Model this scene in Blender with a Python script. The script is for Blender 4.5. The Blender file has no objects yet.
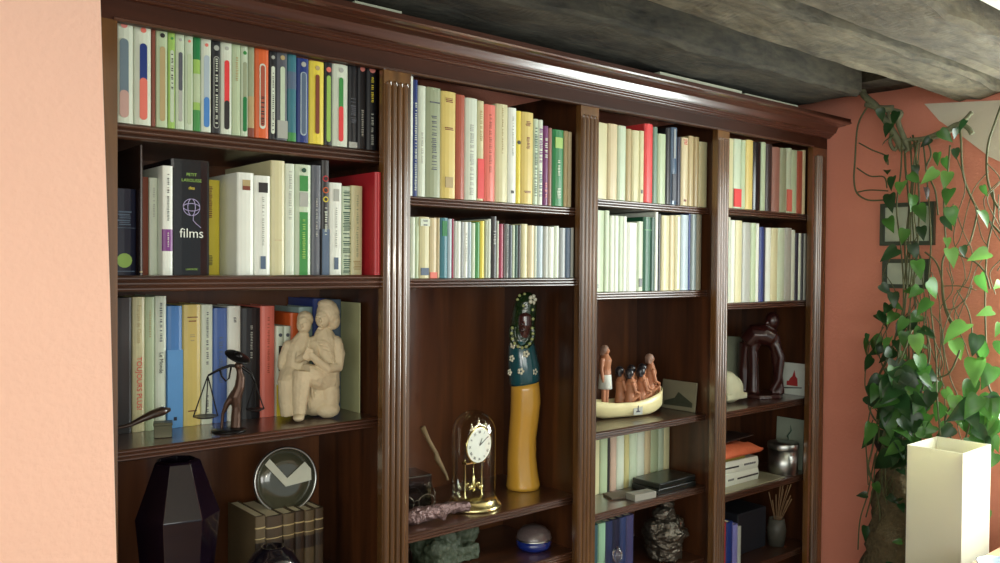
import bpy, bmesh, math, random
from mathutils import Vector, Matrix, noise
random.seed(11)
C = bpy.context.scene.collection
PI = math.pi
# ---------------------------------------------------------------- camera
F = 850.0; CX, CY = 500.0, 281.5
th = math.atan(850/1006.0); pit = math.radians(1.08); rho = math.radians(.44)
CAM = Vector((-.44, -1.629, 1.55))
sn, cs = math.sin(th), math.cos(th)
_r = Vector((cs, -sn, 0)); _f = Vector((sn*math.cos(pit), cs*math.cos(pit), -math.sin(pit)))
_u = Vector((sn*math.sin(pit), cs*math.sin(pit), math.cos(pit)))
RV = math.cos(rho)*_r + math.sin(rho)*_u
UV = math.cos(rho)*_u - math.sin(rho)*_r
def ray(x, y): return RV*((x-CX)/F) - UV*((y-CY)/F) + _f
def pY(x, y, Y):
    d = ray(x, y); return CAM + d*((Y-CAM.y)/d.y)
def pX(x, y, X):
    d = ray(x, y); return CAM + d*((X-CAM.x)/d.x)
def pZ(x, y, Z):
    d = ray(x, y); return CAM + d*((Z-CAM.z)/d.z)
def mpp(p): return (Vector(p)-CAM).dot(_f)/F          # metres per photo pixel at a place
def facing(x): return -(th + math.atan((x-CX)/F))       # z rotation turning local -y to the viewer side
cam_d = bpy.data.cameras.new('camera'); cam = bpy.data.objects.new('camera', cam_d); C.objects.link(cam)
cam_d.sensor_width = 36; cam_d.lens = F*36/1000.0; cam_d.clip_start = .02
M3 = Matrix((RV, UV, -_f)).transposed()
cam.matrix_world = Matrix.Translation(CAM) @ M3.to_4x4()
bpy.context.scene.camera = cam

# ---------------------------------------------------------------- materials
def lin(c):
    return tuple(((v/255)/12.92 if v/255 <= .04045 else ((v/255+.055)/1.055)**2.4) for v in c)
_mc = {}
def mat(name, col, rough=.6, metal=0, noise_amt=.12, scale=30, bump=0, bscale=60, trans=0, coat=0, alpha=1, sss=0, spec=.5):
    key = (name,)
    if key in _mc: return _mc[key]
    m = bpy.data.materials.new(name); m.use_nodes = True
    nt = m.node_tree; N = nt.nodes; L = nt.links
    b = N['Principled BSDF']
    b.inputs['Roughness'].default_value = rough; b.inputs['Metallic'].default_value = metal
    b.inputs['Specular IOR Level'].default_value = spec
    b.inputs['Coat Weight'].default_value = coat; b.inputs['Coat Roughness'].default_value = .15
    b.inputs['Transmission Weight'].default_value = trans
    tc = N.new('ShaderNodeTexCoord'); nz = N.new('ShaderNodeTexNoise')
    nz.inputs['Scale'].default_value = scale; nz.inputs['Detail'].default_value = 4
    L.new(tc.outputs['Object'], nz.inputs['Vector'])
    mx = N.new('ShaderNodeMix'); mx.data_type = 'RGBA'
    c = lin(col); a = noise_amt
    mx.inputs[6].default_value = (*[v*(1-a) for v in c], 1); mx.inputs[7].default_value = (*[min(1, v*(1+a)) for v in c], 1)
    L.new(nz.outputs['Fac'], mx.inputs[0]); L.new(mx.outputs[2], b.inputs['Base Color'])
    if bump:
        n2 = N.new('ShaderNodeTexNoise'); n2.inputs['Scale'].default_value = bscale; n2.inputs['Detail'].default_value = 5
        L.new(tc.outputs['Object'], n2.inputs['Vector'])
        bp = N.new('ShaderNodeBump'); bp.inputs['Strength'].default_value = bump; bp.inputs['Distance'].default_value = .01
        L.new(n2.outputs['Fac'], bp.inputs['Height']); L.new(bp.outputs['Normal'], b.inputs['Normal'])
    _mc[key] = m
    return m
def wood(name, dark, light, vertical=True, rough=.32, scale=1.0, coat=.25, bump=.08, cr=.2, spec=.5):
    m = bpy.data.materials.new(name); m.use_nodes = True
    nt = m.node_tree; N = nt.nodes; L = nt.links; b = N['Principled BSDF']
    b.inputs['Roughness'].default_value = rough; b.inputs['Coat Weight'].default_value = coat; b.inputs['Coat Roughness'].default_value = cr; b.inputs['Specular IOR Level'].default_value = spec
    tc = N.new('ShaderNodeTexCoord'); mp = N.new('ShaderNodeMapping')
    mp.inputs['Scale'].default_value = (14*scale, 14*scale, 1.2*scale) if vertical else (1.2*scale, 14*scale, 14*scale)
    nz = N.new('ShaderNodeTexNoise'); nz.inputs['Scale'].default_value = 1.5; nz.inputs['Detail'].default_value = 7; nz.inputs['Distortion'].default_value = .8
    rp = N.new('ShaderNodeValToRGB'); rp.color_ramp.elements[0].position = .3; rp.color_ramp.elements[1].position = .72
    rp.color_ramp.elements[0].color = (*lin(dark), 1); rp.color_ramp.elements[1].color = (*lin(light), 1)
    L.new(tc.outputs['Object'], mp.inputs['Vector']); L.new(mp.outputs['Vector'], nz.inputs['Vector'])
    L.new(nz.outputs['Fac'], rp.inputs['Fac']); L.new(rp.outputs['Color'], b.inputs['Base Color'])
    bp = N.new('ShaderNodeBump'); bp.inputs['Strength'].default_value = bump; bp.inputs['Distance'].default_value = .004
    L.new(nz.outputs['Fac'], bp.inputs['Height']); L.new(bp.outputs['Normal'], b.inputs['Normal'])
    return m
W_V = wood('walnut_vertical', (44, 24, 13), (88, 50, 26))
W_POST = wood('walnut_post', (72, 48, 24), (122, 84, 44), rough=.25, coat=1, bump=.02, cr=.12, spec=.7)
W_H = wood('walnut_horizontal', (48, 28, 18), (88, 52, 32), vertical=False, rough=.33, coat=1, bump=.02, cr=.24, spec=.9)
W_TOP = wood('walnut_frieze', (46, 24, 14), (70, 38, 24), vertical=False, rough=.5, coat=0, spec=.2)
W_BACK = wood('walnut_back', (66, 36, 20), (122, 74, 40), scale=.6, rough=.36)
def beam_mat(name, dark, light):
    m = bpy.data.materials.new(name); m.use_nodes = True
    nt = m.node_tree; N = nt.nodes; L = nt.links; b = N['Principled BSDF']; b.inputs['Roughness'].default_value = .92
    tc = N.new('ShaderNodeTexCoord'); mp = N.new('ShaderNodeMapping'); mp.inputs['Scale'].default_value = (1.6, 6, 6)
    n1 = N.new('ShaderNodeTexNoise'); n1.inputs['Scale'].default_value = 2.2; n1.inputs['Detail'].default_value = 9; n1.inputs['Roughness'].default_value = .65
    n2 = N.new('ShaderNodeTexNoise'); n2.inputs['Scale'].default_value = 55; n2.inputs['Detail'].default_value = 6
    mp2 = N.new('ShaderNodeMapping'); mp2.inputs['Scale'].default_value = (.35, 1, 1)
    L.new(tc.outputs['Object'], mp.inputs['Vector']); L.new(mp.outputs['Vector'], n1.inputs['Vector'])
    L.new(tc.outputs['Object'], mp2.inputs['Vector']); L.new(mp2.outputs['Vector'], n2.inputs['Vector'])
    ad = N.new('ShaderNodeMix'); ad.data_type = 'FLOAT'; ad.inputs[0].default_value = .38
    L.new(n1.outputs['Fac'], ad.inputs[2]); L.new(n2.outputs['Fac'], ad.inputs[3])
    rp = N.new('ShaderNodeValToRGB'); rp.color_ramp.elements[0].position = .36; rp.color_ramp.elements[1].position = .66
    rp.color_ramp.elements[0].color = (*lin(dark), 1); rp.color_ramp.elements[1].color = (*lin(light), 1)
    L.new(ad.outputs[0], rp.inputs['Fac']); L.new(rp.outputs['Color'], b.inputs['Base Color'])
    bp = N.new('ShaderNodeBump'); bp.inputs['Strength'].default_value = .9; bp.inputs['Distance'].default_value = .012
    L.new(ad.outputs[0], bp.inputs['Height']); L.new(bp.outputs['Normal'], b.inputs['Normal'])
    return m
BEAM = beam_mat('old_beam', (56, 52, 38), (116, 108, 84))
BEAMC = beam_mat('old_beam_brown', (58, 52, 38), (108, 100, 76))
PAPER = mat('page_paper', (214, 208, 176), .8, scale=200)
_cols = {}
def pc(col, rough=.42, coat=.1):
    if isinstance(col, str): col = CN[col]
    k = (tuple(col), rough)
    if k not in _cols: _cols[k] = mat('cover_%02x%02x%02x_%d' % (*col, int(rough*100)), col, rough, noise_amt=.07, scale=25, coat=coat)
    return _cols[k]

# ---------------------------------------------------------------- mesh helpers
def link(name, bm, m, parent=None, smooth=False, loc=None, rot=None):
    me = bpy.data.meshes.new(name); bmesh.ops.recalc_face_normals(bm, faces=bm.faces); bm.to_mesh(me); bm.free()
    ms = m if isinstance(m, (list, tuple)) else [m]
    for q in ms: me.materials.append(q)
    if smooth:
        for p in me.polygons: p.use_smooth = True
    o = bpy.data.objects.new(name, me); C.objects.link(o)
    if parent: o.parent = parent
    if loc is not None: o.location = loc
    if rot is not None: o.rotation_euler = rot
    return o
def tag(o, label, cat, group=None, kind=None):
    if label: o['label'] = label
    if cat: o['category'] = cat
    if group: o['group'] = group
    if kind: o['kind'] = kind
    return o
def struct(o): o['kind'] = 'structure'; return o
def empty(name, loc, rz=0, label=None, cat=None, group=None):
    o = bpy.data.objects.new(name, None); C.objects.link(o); o.location = loc; o.rotation_euler = (0, 0, rz)
    o.empty_display_size = .02
    return tag(o, label, cat, group)
def box(bm, x0, x1, y0, y1, z0, z1, bev=0, mi=0):
    r = bmesh.ops.create_cube(bm, size=1)
    vs = r['verts']
    for v in vs:
        v.co = Vector((x0+(v.co.x+.5)*(x1-x0), y0+(v.co.y+.5)*(y1-y0), z0+(v.co.z+.5)*(z1-z0)))
    fs = list({f for v in vs for f in v.link_faces})
    for f in fs: f.material_index = mi
    if bev:
        es = list({e for v in vs for e in v.link_edges})
        bmesh.ops.bevel(bm, geom=es, offset=bev, segments=2, affect='EDGES', profile=.5)
def B(x0, x1, y0, y1, z0, z1, bev=0):
    bm = bmesh.new(); box(bm, x0, x1, y0, y1, z0, z1, bev); return bm
def prism(bm, pts, axis, a, b, mi=0):
    """polygon pts in the two remaining axes, extruded along axis from a to b"""
    def mk(p, t):
        return {'x': (t, p[0], p[1]), 'y': (p[0], t, p[1]), 'z': (p[0], p[1], t)}[axis]
    A = [bm.verts.new(mk(p, a)) for p in pts]; D = [bm.verts.new(mk(p, b)) for p in pts]
    fs = [bm.faces.new(A), bm.faces.new(D[::-1])]
    n = len(pts)
    for i in range(n): fs.append(bm.faces.new((A[i], D[i], D[(i+1) % n], A[(i+1) % n])))
    for f in fs: f.material_index = mi
def tube(bm, pts, rad, seg=8, cap=True, mi=0, sq=1.0):
    pts = [Vector(p) for p in pts]
    if not isinstance(rad, (list, tuple)): rad = [rad]*len(pts)
    rings = []; up = Vector((0, 0, 1)); prev = None
    for i, p in enumerate(pts):
        t = (pts[min(i+1, len(pts)-1)] - pts[max(i-1, 0)]).normalized()
        if prev is None:
            a = t.cross(up)
            if a.length < .05: a = t.cross(Vector((0, 1, 0)))
        else: a = prev - t*prev.dot(t)
        a.normalize(); prev = a; b = t.cross(a)
        rings.append([bm.verts.new(p + (a*math.cos(2*PI*k/seg) + b*math.sin(2*PI*k/seg)*sq)*rad[i]) for k in range(seg)])
    for i in range(len(rings)-1):
        for k in range(seg):
            bm.faces.new((rings[i][k], rings[i][(k+1) % seg], rings[i+1][(k+1) % seg], rings[i+1][k])).material_index = mi
    if cap:
        bm.faces.new(rings[0][::-1]).material_index = mi; bm.faces.new(rings[-1]).material_index = mi
def lathe(bm, prof, seg=32, c=(0, 0, 0), mi=0, fac=None):
    rings = []
    for r, z in prof:
        if r < 1e-6: rings.append([bm.verts.new((c[0], c[1], c[2]+z))])
        else: rings.append([bm.verts.new((c[0]+r*math.cos(2*PI*k/seg), c[1]+r*math.sin(2*PI*k/seg), c[2]+z)) for k in range(seg)])
    for i in range(len(rings)-1):
        a, b = rings[i], rings[i+1]
        for k in range(seg):
            k2 = (k+1) % seg
            if len(a) == 1 and len(b) == 1: continue
            if len(a) == 1: f = bm.faces.new((a[0], b[k2], b[k]))
            elif len(b) == 1: f = bm.faces.new((a[k], a[k2], b[0]))
            else: f = bm.faces.new((a[k], a[k2], b[k2], b[k]))
            f.material_index = mi
def ell(bm, c, r, sub=2, rot=None, mi=0):
    if not isinstance(r, (list, tuple)): r = (r, r, r)
    q = bmesh.ops.create_icosphere(bm, subdivisions=sub, radius=1)
    mx = Matrix.Translation(Vector(c)) @ (rot.to_4x4() if rot else Matrix.Identity(4)) @ Matrix.Diagonal((*r, 1))
    for v in q['verts']:
        v.co = mx @ v.co
        for f in v.link_faces: f.material_index = mi
def fuse(o, vox, sm=3, rough=0, rs=20):
    """melt the overlapping volumes of a mesh into one continuous skin"""
    md = o.modifiers.new('r', 'REMESH'); md.mode = 'VOXEL'; md.voxel_size = vox; md.use_smooth_shade = True
    s = o.modifiers.new('s', 'SMOOTH'); s.iterations = sm; s.factor = .5
    dg = bpy.context.evaluated_depsgraph_get(); me = bpy.data.meshes.new_from_object(o.evaluated_get(dg))
    o.modifiers.clear(); old = o.data; ms = list(old.materials); o.data = me
    if not me.materials:
        for q in ms: me.materials.append(q)
    if rough:
        nv = [v.normal.copy() for v in me.vertices]
        for v, nn in zip(me.vertices, nv):
            v.co = v.co + nn*((noise.noise(v.co*rs) + .5*noise.noise(v.co*rs*2.3))*rough)
    mz = min(v.co.z for v in me.vertices)
    if -.03 < mz < 0:
        for v in me.vertices: v.co.z -= mz
    for p in me.polygons: p.use_smooth = True
    return o
def text(name, s, size, m, parent, loc, rot, align='CENTER', ext=.0002, sx=1.0):
    cu = bpy.data.curves.new(name, 'FONT'); cu.body = s; cu.size = size; cu.extrude = ext; cu.align_x = align; cu.align_y = 'CENTER'
    t = bpy.data.objects.new(name, cu); C.objects.link(t)
    bpy.context.view_layer.update()
    me = bpy.data.meshes.new_from_object(t.evaluated_get(bpy.context.evaluated_depsgraph_get()))
    bpy.data.objects.remove(t)
    me.materials.clear(); me.materials.append(m)
    o = bpy.data.objects.new(name, me); C.objects.link(o); o.parent = parent; o.location = loc; o.rotation_euler = rot; o.scale = (sx, 1, 1)
    return o
def ptex(name, stops_fn): pass

# ---------------------------------------------------------------- room
CORAL = mat('coral_plaster', (226, 146, 122), .85, noise_amt=.05, scale=4, bump=.25, bscale=90)
PINK = mat('peach_plaster', (252, 204, 180), .85, noise_amt=.04, scale=4, bump=.2, bscale=90)
CREAM = mat('cream_matte', (222, 216, 196), .85, noise_amt=.05, scale=6, bump=.2, bscale=60)
XR_ = 2.522
bm = bmesh.new()
_w = [pY(x, y, -.03) for x, y in ((116.7, 563), (110, 290), (103.5, 100), (100.5, 0))]
prism(bm, [(-3.2, 0), (_w[0].x+.003, 0)]+[(p.x, p.z) for p in _w]+[(_w[3].x, 2.4), (-3.2, 2.4)], 'y', -.03, -.008)
struct(link('wall_left', bm, PINK))
struct(link('wall_back', B(-3.2, 2.6, .372, .45, 0, 2.4), CORAL))
# end wall with the window opening just past the photo's right edge
bm = bmesh.new()
wy0, wy1, wz0, wz1 = -1.7, -.62, .95, 2.02
box(bm, XR_, XR_+.12, wy1, .37, 0, 2.4); box(bm, XR_, XR_+.12, -4.2, wy0, 0, 2.4)
box(bm, XR_, XR_+.12, wy0, wy1, 0, wz0); box(bm, XR_, XR_+.12, wy0, wy1, wz1, 2.4)
struct(link('wall_right', bm, CORAL))
bm = bmesh.new()
for a in (wy0, (wy0+wy1)/2-.02, wy1-.04): box(bm, XR_+.03, XR_+.08, a, a+.04, wz0, wz1)
box(bm, XR_+.03, XR_+.08, wy0, wy1, wz0, wz0+.04); box(bm, XR_+.03, XR_+.08, wy0, wy1, wz1-.04, wz1)
struct(link('window_1', bm, mat('white_frame', (235, 235, 230), .5)))
struct(link('floor', B(-3.2, 2.64, -4.2, .45, -.05, 0), wood('floor_boards', (110, 74, 48), (150, 108, 74), vertical=False)))
struct(link('ceiling', B(-3.2, 2.64, -4.2, .45, 2.25, 2.4), mat('ceiling_plaster', (226, 224, 206), .9, bump=.2)))
struct(link('ceiling', B(-3.2, 2.52, -4.2, -.86, 2.15, 2.2495), mat('ceiling_plaster', (226, 224, 206), .9, bump=.2)))
# flat cream panel set high on the end wall
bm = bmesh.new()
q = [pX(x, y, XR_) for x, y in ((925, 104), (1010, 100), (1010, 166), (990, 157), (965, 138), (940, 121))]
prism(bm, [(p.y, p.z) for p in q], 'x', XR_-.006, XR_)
struct(link('cream_panel_1', bm, CREAM))
# rough beams
def beam(name, x0, x1, y0, y1, z0, z1, seed, label, mt=BEAM, dz=lambda x: 0):
    bm = bmesh.new(); n = 220; rings = []
    cross = [(0, .07), (.03, .0), (.2, 0), (.5, 0), (.8, 0), (.97, .0), (1, .07), (1, .5), (1, 1), (0, 1), (0, .5)]
    for i in range(n+1):
        x = x0+(x1-x0)*i/n; r = []
        for a, b in cross:
            p = Vector((x, y0+(y1-y0)*a, z0+(z1-z0)*b+dz(x)))
            k = noise.noise(Vector((x*2.2+seed, a*2.5, b*2+seed))) * .014 + noise.noise(Vector((x*9+seed, a*7, b*7))) * .006
            if b < .9: p.z += k; p.y += k*.8*(1 if a > .5 else -1)
            r.append(bm.verts.new(p))
        rings.append(r)
    m = len(cross)
    for i in range(n):
        for k in range(m): bm.faces.new((rings[i][k], rings[i+1][k], rings[i+1][(k+1) % m], rings[i][(k+1) % m]))
    bm.faces.new(rings[0]); bm.faces.new(rings[-1][::-1])
    o = link(name, bm, mt)
    return tag(o, label, 'beam', 'old ceiling beams')
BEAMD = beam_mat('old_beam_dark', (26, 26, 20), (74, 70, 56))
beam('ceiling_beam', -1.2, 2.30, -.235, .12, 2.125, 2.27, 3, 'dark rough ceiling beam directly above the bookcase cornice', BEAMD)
beam('ceiling_beam', -1.4, 2.519, -.61, -.45, 2.105, 2.27, 9, 'rough greyish brown beam between the cornice beam and nearest beam', BEAM)
beam('ceiling_beam', -1.4, 2.519, -.84, -.66, 2.105, 2.27, 17, 'rough pale brown beam at upper right, farthest from the bookcase', BEAMC)
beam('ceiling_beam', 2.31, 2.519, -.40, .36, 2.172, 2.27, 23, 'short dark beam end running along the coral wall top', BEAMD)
pp = bpy.data.objects['ceiling_beam']

# ---------------------------------------------------------------- bookcase
bc = empty('bookcase', (1.26, .17, 0), 0, 'tall dark walnut bookcase of four bays with reeded posts and cornice', 'bookcase')
def bpart(name, bm, m, smooth=False, kids=None):
    bmesh.ops.translate(bm, verts=bm.verts, vec=(-1.26, -.17, 0))
    return link(name, bm, m, bc, smooth)
bay = [(.0268, .6165), (.6405, 1.2435), (1.2675, 1.857), (1.8985, 2.4935)]
OPEN = [.0268, .665, 1.291, 1.9048]
TOPZ = 1.988
bpart('back_panel', B(.0, 2.514, .342, .362, .05, 2.03), W_BACK)
bpart('side_panel', B(-.04, .0262, 0.004, .342, 0, 2.03), W_V)
bpart('side_panel', B(2.494, 2.514, 0.02, .342, 0, 2.03), W_V)
for i in range(3): bpart('partition', B(bay[i][1]+.0005, bay[i+1][0]-.0005, .02, .342, 0.05, 2.03), W_V)
# reeded posts
def post(x0, x1, z0, z1, reeds=4, margin=.18):
    pts = [(x0, .006), (x0, 0)]
    w = x1-x0; a = x0+w*margin; b = x1-w*margin; rw = (b-a)/reeds
    for i in range(reeds):
        for k in range(11):
            t = k/10; pts.append((a+rw*(i+t), -.0085*math.sin(PI*t)**.8+.0035))
    pts += [(x1, 0), (x1, .006)]
    bm = bmesh.new()
    prism(bm, pts, 'z', z0, z1-.03)
    box(bm, x0, x1, -.0, .006, z1-.03, z1)
    for i in range(reeds):
        ell(bm, (a+rw*(i+.5), .0015, z1-.03), (rw*.5, .007, .008), 1)
    return bm
PX = [(.5926, .6645), (1.2204, 1.2905), (1.8404, 1.9043)]
for i in range(3): bpart('reeded_post', post(*PX[i], .1, TOPZ-.0005, margin=.08), W_POST)
bpart('corner_post', post(2.4155, 2.514, .1, TOPZ-.0005, 3, .3), W_POST)
bpart('corner_post', B(-.04, .0262, 0, .004, .1, TOPZ), W_POST)
bpart('corner_stile', B(2.4155, 2.514, .0062, .0195, .1, TOPZ), W_POST)
for i in range(3): bpart('stile_backing', B(PX[i][0], PX[i][1], .0062, .0195, .1, TOPZ), W_POST)
bpart('plinth', B(.001, 2.514, -.006, .02, 0, .1), W_H)
bpart('base_board', B(.0268, 2.4935, .02, .34, .05, .1), W_H)
# frieze and cornice
bpart('frieze', B(-.04, 2.514, 0.0, .02, TOPZ, 2.036), W_TOP)
bpart('top_board', B(.031, 2.515, -.09, .36, 2.0768, 2.088), W_TOP)
cp = [(.02, 2.026), (-.005, 2.026), (-.009, 2.0275), (-.011, 2.030), (-.011, 2.032), (-.0145, 2.0325), (-.0175, 2.035), (-.0175, 2.037), (-.021, 2.0375), (-.024, 2.040), (-.024, 2.042), (-.027, 2.0425),
      (-.031, 2.0445), (-.0335, 2.049), (-.0365, 2.056), (-.040, 2.063), (-.046, 2.0645), (-.058, 2.066), (-.066, 2.0665), (-.070, 2.0685), (-.082, 2.0695), (-.090, 2.0725), (-.0925, 2.076), (-.0905, 2.0768), (.02, 2.0768)]
bm = bmesh.new(); prism(bm, cp, 'x', .03, 2.519)
bpart('cornice', bm, wood('walnut_cornice', (56, 30, 20), (80, 44, 30), vertical=False, rough=.3, coat=1, bump=.01, cr=.13))
bm = bmesh.new(); bb = [(.0, TOPZ-.001), (-.003, TOPZ+.001), (-.003, TOPZ+.004), (0, TOPZ+.006)]
prism(bm, bb, 'x', .02, 2.42); bpart('bead_moulding', bm, W_H)
# shelves: reeded fronts
def shelf(b, z, y0, th_=.022):
    x0, x1 = bay[b][0]+.001, bay[b][1]-.001
    n = 3; pr = [(.34, z), (y0+.004, z)]
    for i in range(n):
        for k in range(6):
            t = k/5; pr.append((y0+.004-.005*math.sin(PI*t), z-th_*(i+t)/n))
    pr += [(.34, z-th_)]
    bm = bmesh.new(); prism(bm, pr, 'x', x0, x1)
    return bpart('shelf', bm, W_H)
SH = [[1.809, 1.526, 1.197, .80, .42], [1.711, 1.518, .913, .757, .40], [1.743, 1.476, 1.073, .837, .60, .35], [1.746, 1.432, 1.07, .79, .52, .3]]
SY = [[.03, .006, .045], [.022, .012, .03], [.045, .045, .045, .045, .045, .045], [.024, .024, .03, .03]]
for b in range(4):
    for k, z in enumerate(SH[b]):
        shelf(b, z, SY[b][k] if k < len(SY[b]) else .03, .03 if (b == 0 and k < 2) else .023)

# ---------------------------------------------------------------- books
ORD = ['first', 'second', 'third', 'fourth', 'fifth', 'sixth', 'seventh', 'eighth', 'ninth', 'tenth', 'eleventh', 'twelfth', 'thirteenth', 'fourteenth',
       'fifteenth', 'sixteenth', 'seventeenth', 'eighteenth', 'nineteenth', 'twentieth', 'twenty-first', 'twenty-second', 'twenty-third', 'twenty-fourth', 'twenty-fifth', 'twenty-sixth',
       'twenty-seventh', 'twenty-eighth', 'twenty-ninth', 'thirtieth', 'thirty-first', 'thirty-second', 'thirty-third', 'thirty-fourth', 'thirty-fifth', 'thirty-sixth', 'thirty-seventh', 'thirty-eighth']
CN = dict(white=(208, 218, 198), cream=(206, 202, 158), palegreen=(180, 198, 160), mint=(192, 208, 180), green=(58, 140, 66), dgreen=(24, 74, 56), emerald=(18, 120, 60),
          black=(22, 22, 26), dark=(40, 38, 38), grey=(84, 88, 96), lgrey=(168, 172, 162), blue=(70, 130, 196), dblue=(28, 52, 120), navy=(22, 26, 50), steel=(84, 104, 126), teal=(52, 116, 128),
          red=(188, 44, 50), bred=(222, 62, 62), orange=(214, 98, 44), salmon=(222, 116, 100), brown=(122, 60, 40), rust=(168, 82, 58), tan=(176, 158, 112), yellow=(226, 208, 70),
          ocre=(212, 192, 110), purple=(106, 34, 96), violet=(120, 50, 130), magenta=(152, 26, 66), pink=(226, 140, 130), iceblue=(168, 186, 194), pinkb=(150, 104, 90), beige=(204, 190, 150), sage=(150, 160, 128),
          bwhite=(226, 232, 220), lime=(150, 190, 90), silver=(150, 156, 156), leather=(66, 52, 34), leatherl=(88, 74, 50))
def col(c): return CN[c] if isinstance(c, str) else c
def book_mesh(w, h, d, case=False):
    """cover wrapped round the page block, spine towards -y"""
    t = min(.0022, w*.16); b = 0 if case else min(.004, w*.12)
    out = [(-w/2, d)]; ns = 6
    out += [(-w/2, .002)]
    for k in range(1, ns): a = PI*k/ns; out.append((-w/2*math.cos(a), .002-(b+.002)*math.sin(a)+.0))
    out += [(w/2, .002), (w/2, d), (w/2-t, d), (w/2-t, t+.003), (-w/2+t, t+.003), (-w/2+t, d)]
    bm = bmesh.new(); prism(bm, out, 'z', 0, h)
    return bm, t, b
def mk_book(name, X0, X1, y, z, h, d, c, decor=(), label='', cat='book', group=None, rough=.42, lean=0):
    w = X1-X0
    bm, t, b = book_mesh(w, h, d)
    o = link(name, bm, pc(col(c), rough), loc=((X0+X1)/2, y, z), rot=(0, lean, 0))
    tag(o, label, cat, group)
    link('pages', B(-w/2+t, w/2-t, t+.003, d-.002, .001 if h < .15 else .002, h-.0025), PAPER, o)
    f = -b-.0006
    for e in decor:
        k = e[0]; f -= .00025
        if k == 'pill':        # ('pill', z0, z1, colour, width)
            _, z0, z1, c2, ww = e
            r = w*ww/2; pts = []
            for q in range(9): a = PI*q/8; pts.append((r*math.cos(a), h*z1-r+r*math.sin(a)))
            for q in range(9): a = PI+PI*q/8; pts.append((r*math.cos(a), h*z0+r+r*math.sin(a)))
            bm = bmesh.new(); prism(bm, pts, 'y', f, f+b*.9+.0004); link('spine_panel', bm, pc(col(c2)), o)
        elif k == 'band':      # ('band', z0, z1, colour, width)
            _, z0, z1, c2, ww = e
            bm = bmesh.new()
            if ww >= .99:
                pts = [(-w/2-.0003, .003)] + [(-(w/2+.0003)*math.cos(PI*q/6), .002-(b+.0024)*math.sin(PI*q/6)) for q in range(0, 7)] + [(w/2+.0003, .003)]
                prism(bm, pts, 'z', h*z0, h*z1)
            else: box(bm, -w*ww/2, w*ww/2, f, f+b*.9+.0004, h*z0, h*z1)
            link('spine_band', bm, pc(col(c2)), o)
        elif k == 'dot':
            _, zc, rr, c2 = e
            bm = bmesh.new(); pts = [(w*rr*math.cos(2*PI*q/14), h*zc+w*rr*math.sin(2*PI*q/14)) for q in range(14)]
            prism(bm, pts, 'y', f-.0002, f+b*.9+.0003); link('spine_emblem', bm, pc(col(c2)), o)
        elif k == 'dash':      # illegible spine lettering as fine strokes
            _, z0, z1, c2, ww = e
            bm = bmesh.new(); zz = h*z0; rnd = random.Random(int(X0*9e5))
            while zz < h*z1:
                l = rnd.uniform(.0025, .006)
                box(bm, -w*ww/2*rnd.uniform(.6, 1), w*ww/2*rnd.uniform(.6, 1), f-.0003, f+b*.5, zz, zz+l*.45); zz += l*.9+(.004 if rnd.random() < .2 else 0)
            link('spine_lettering', bm, pc(col(c2)), o)
        elif k == 'vtext':     # ('vtext', string, zcentre, size, colour, up?)
            _, s, zc, sz, c2, up = e
            text('spine_title', s, sz, pc(col(c2)), o, (0, f-.0003, h*zc), (PI/2, (-PI/2 if up else PI/2), 0))
        elif k == 'htext':
            _, s, zc, sz, c2 = e
            text('spine_title', s, sz, pc(col(c2)), o, (0, f-.0003, h*zc), (PI/2, 0, 0))
    return o
BAYN = ['leftmost bay', 'second bay', 'third bay', 'rightmost bay']
def row(b, k, yb, d, data, sname, nm='book', cat='book', group=None, xl=None, jit=0):
    z = SH[b][k]+.0004; X = OPEN[b]+.0015 if xl is None else xl
    noun = 'book' if nm == 'book' else 'case'
    for i, e in enumerate(data):
        xr, yt, c, desc = e[:4]; dec = e[4] if len(e) > 4 else (); op = e[5] if len(e) > 5 else {}
        y = op.get('y', yb); dd = min(op.get('d', d), .337-y)
        if 'xl' in op: X = max(X, pY(op['xl'], 200, y).x)
        ym = (yt+270)/2 if k < 3 else 440
        lim = (PX[b][0]-.001) if (b < 3 and y < .0255) else (bay[b][1]-.0015)
        X1 = min(pY(xr, ym, y).x, lim)
        if X1-X < .0022: X1 = X+.0025
        if X1 > lim+.0005: break
        xm = (pY(xr, ym, y).x+X)/2
        # height from the photo's top line
        dv = Vector((xm, y, 0)); 
        xpix = xr - 0.5*(X1-X)/max(mpp((xm, y, 1.5)), 1e-6)*.7
        h = op['h'] if 'h' in op else pY(xpix, yt, y).z - z
        if k: h = min(h, SH[b][k-1]-(.031 if b == 0 else .0245)-z)
        lab = op.get('label') or "%s, %s from left, %s's %s" % (desc, ORD[i], BAYN[b], sname)
        mk_book(nm, X+.0003, X1-.0003, y, z, h, dd, c, dec, lab, cat, group or 'books on the %s of the %s' % (sname, BAYN[b]), op.get('r', .42))
        X = X1
def P(a, b_, c1, c2, m=.5, w=.42): return [('pill', a, b_, c1, w), ('pill', a, a+(b_-a)*m, c2, w+.02)]
D_ = lambda c='salmon': ('dot', .93, .16, c)
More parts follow.
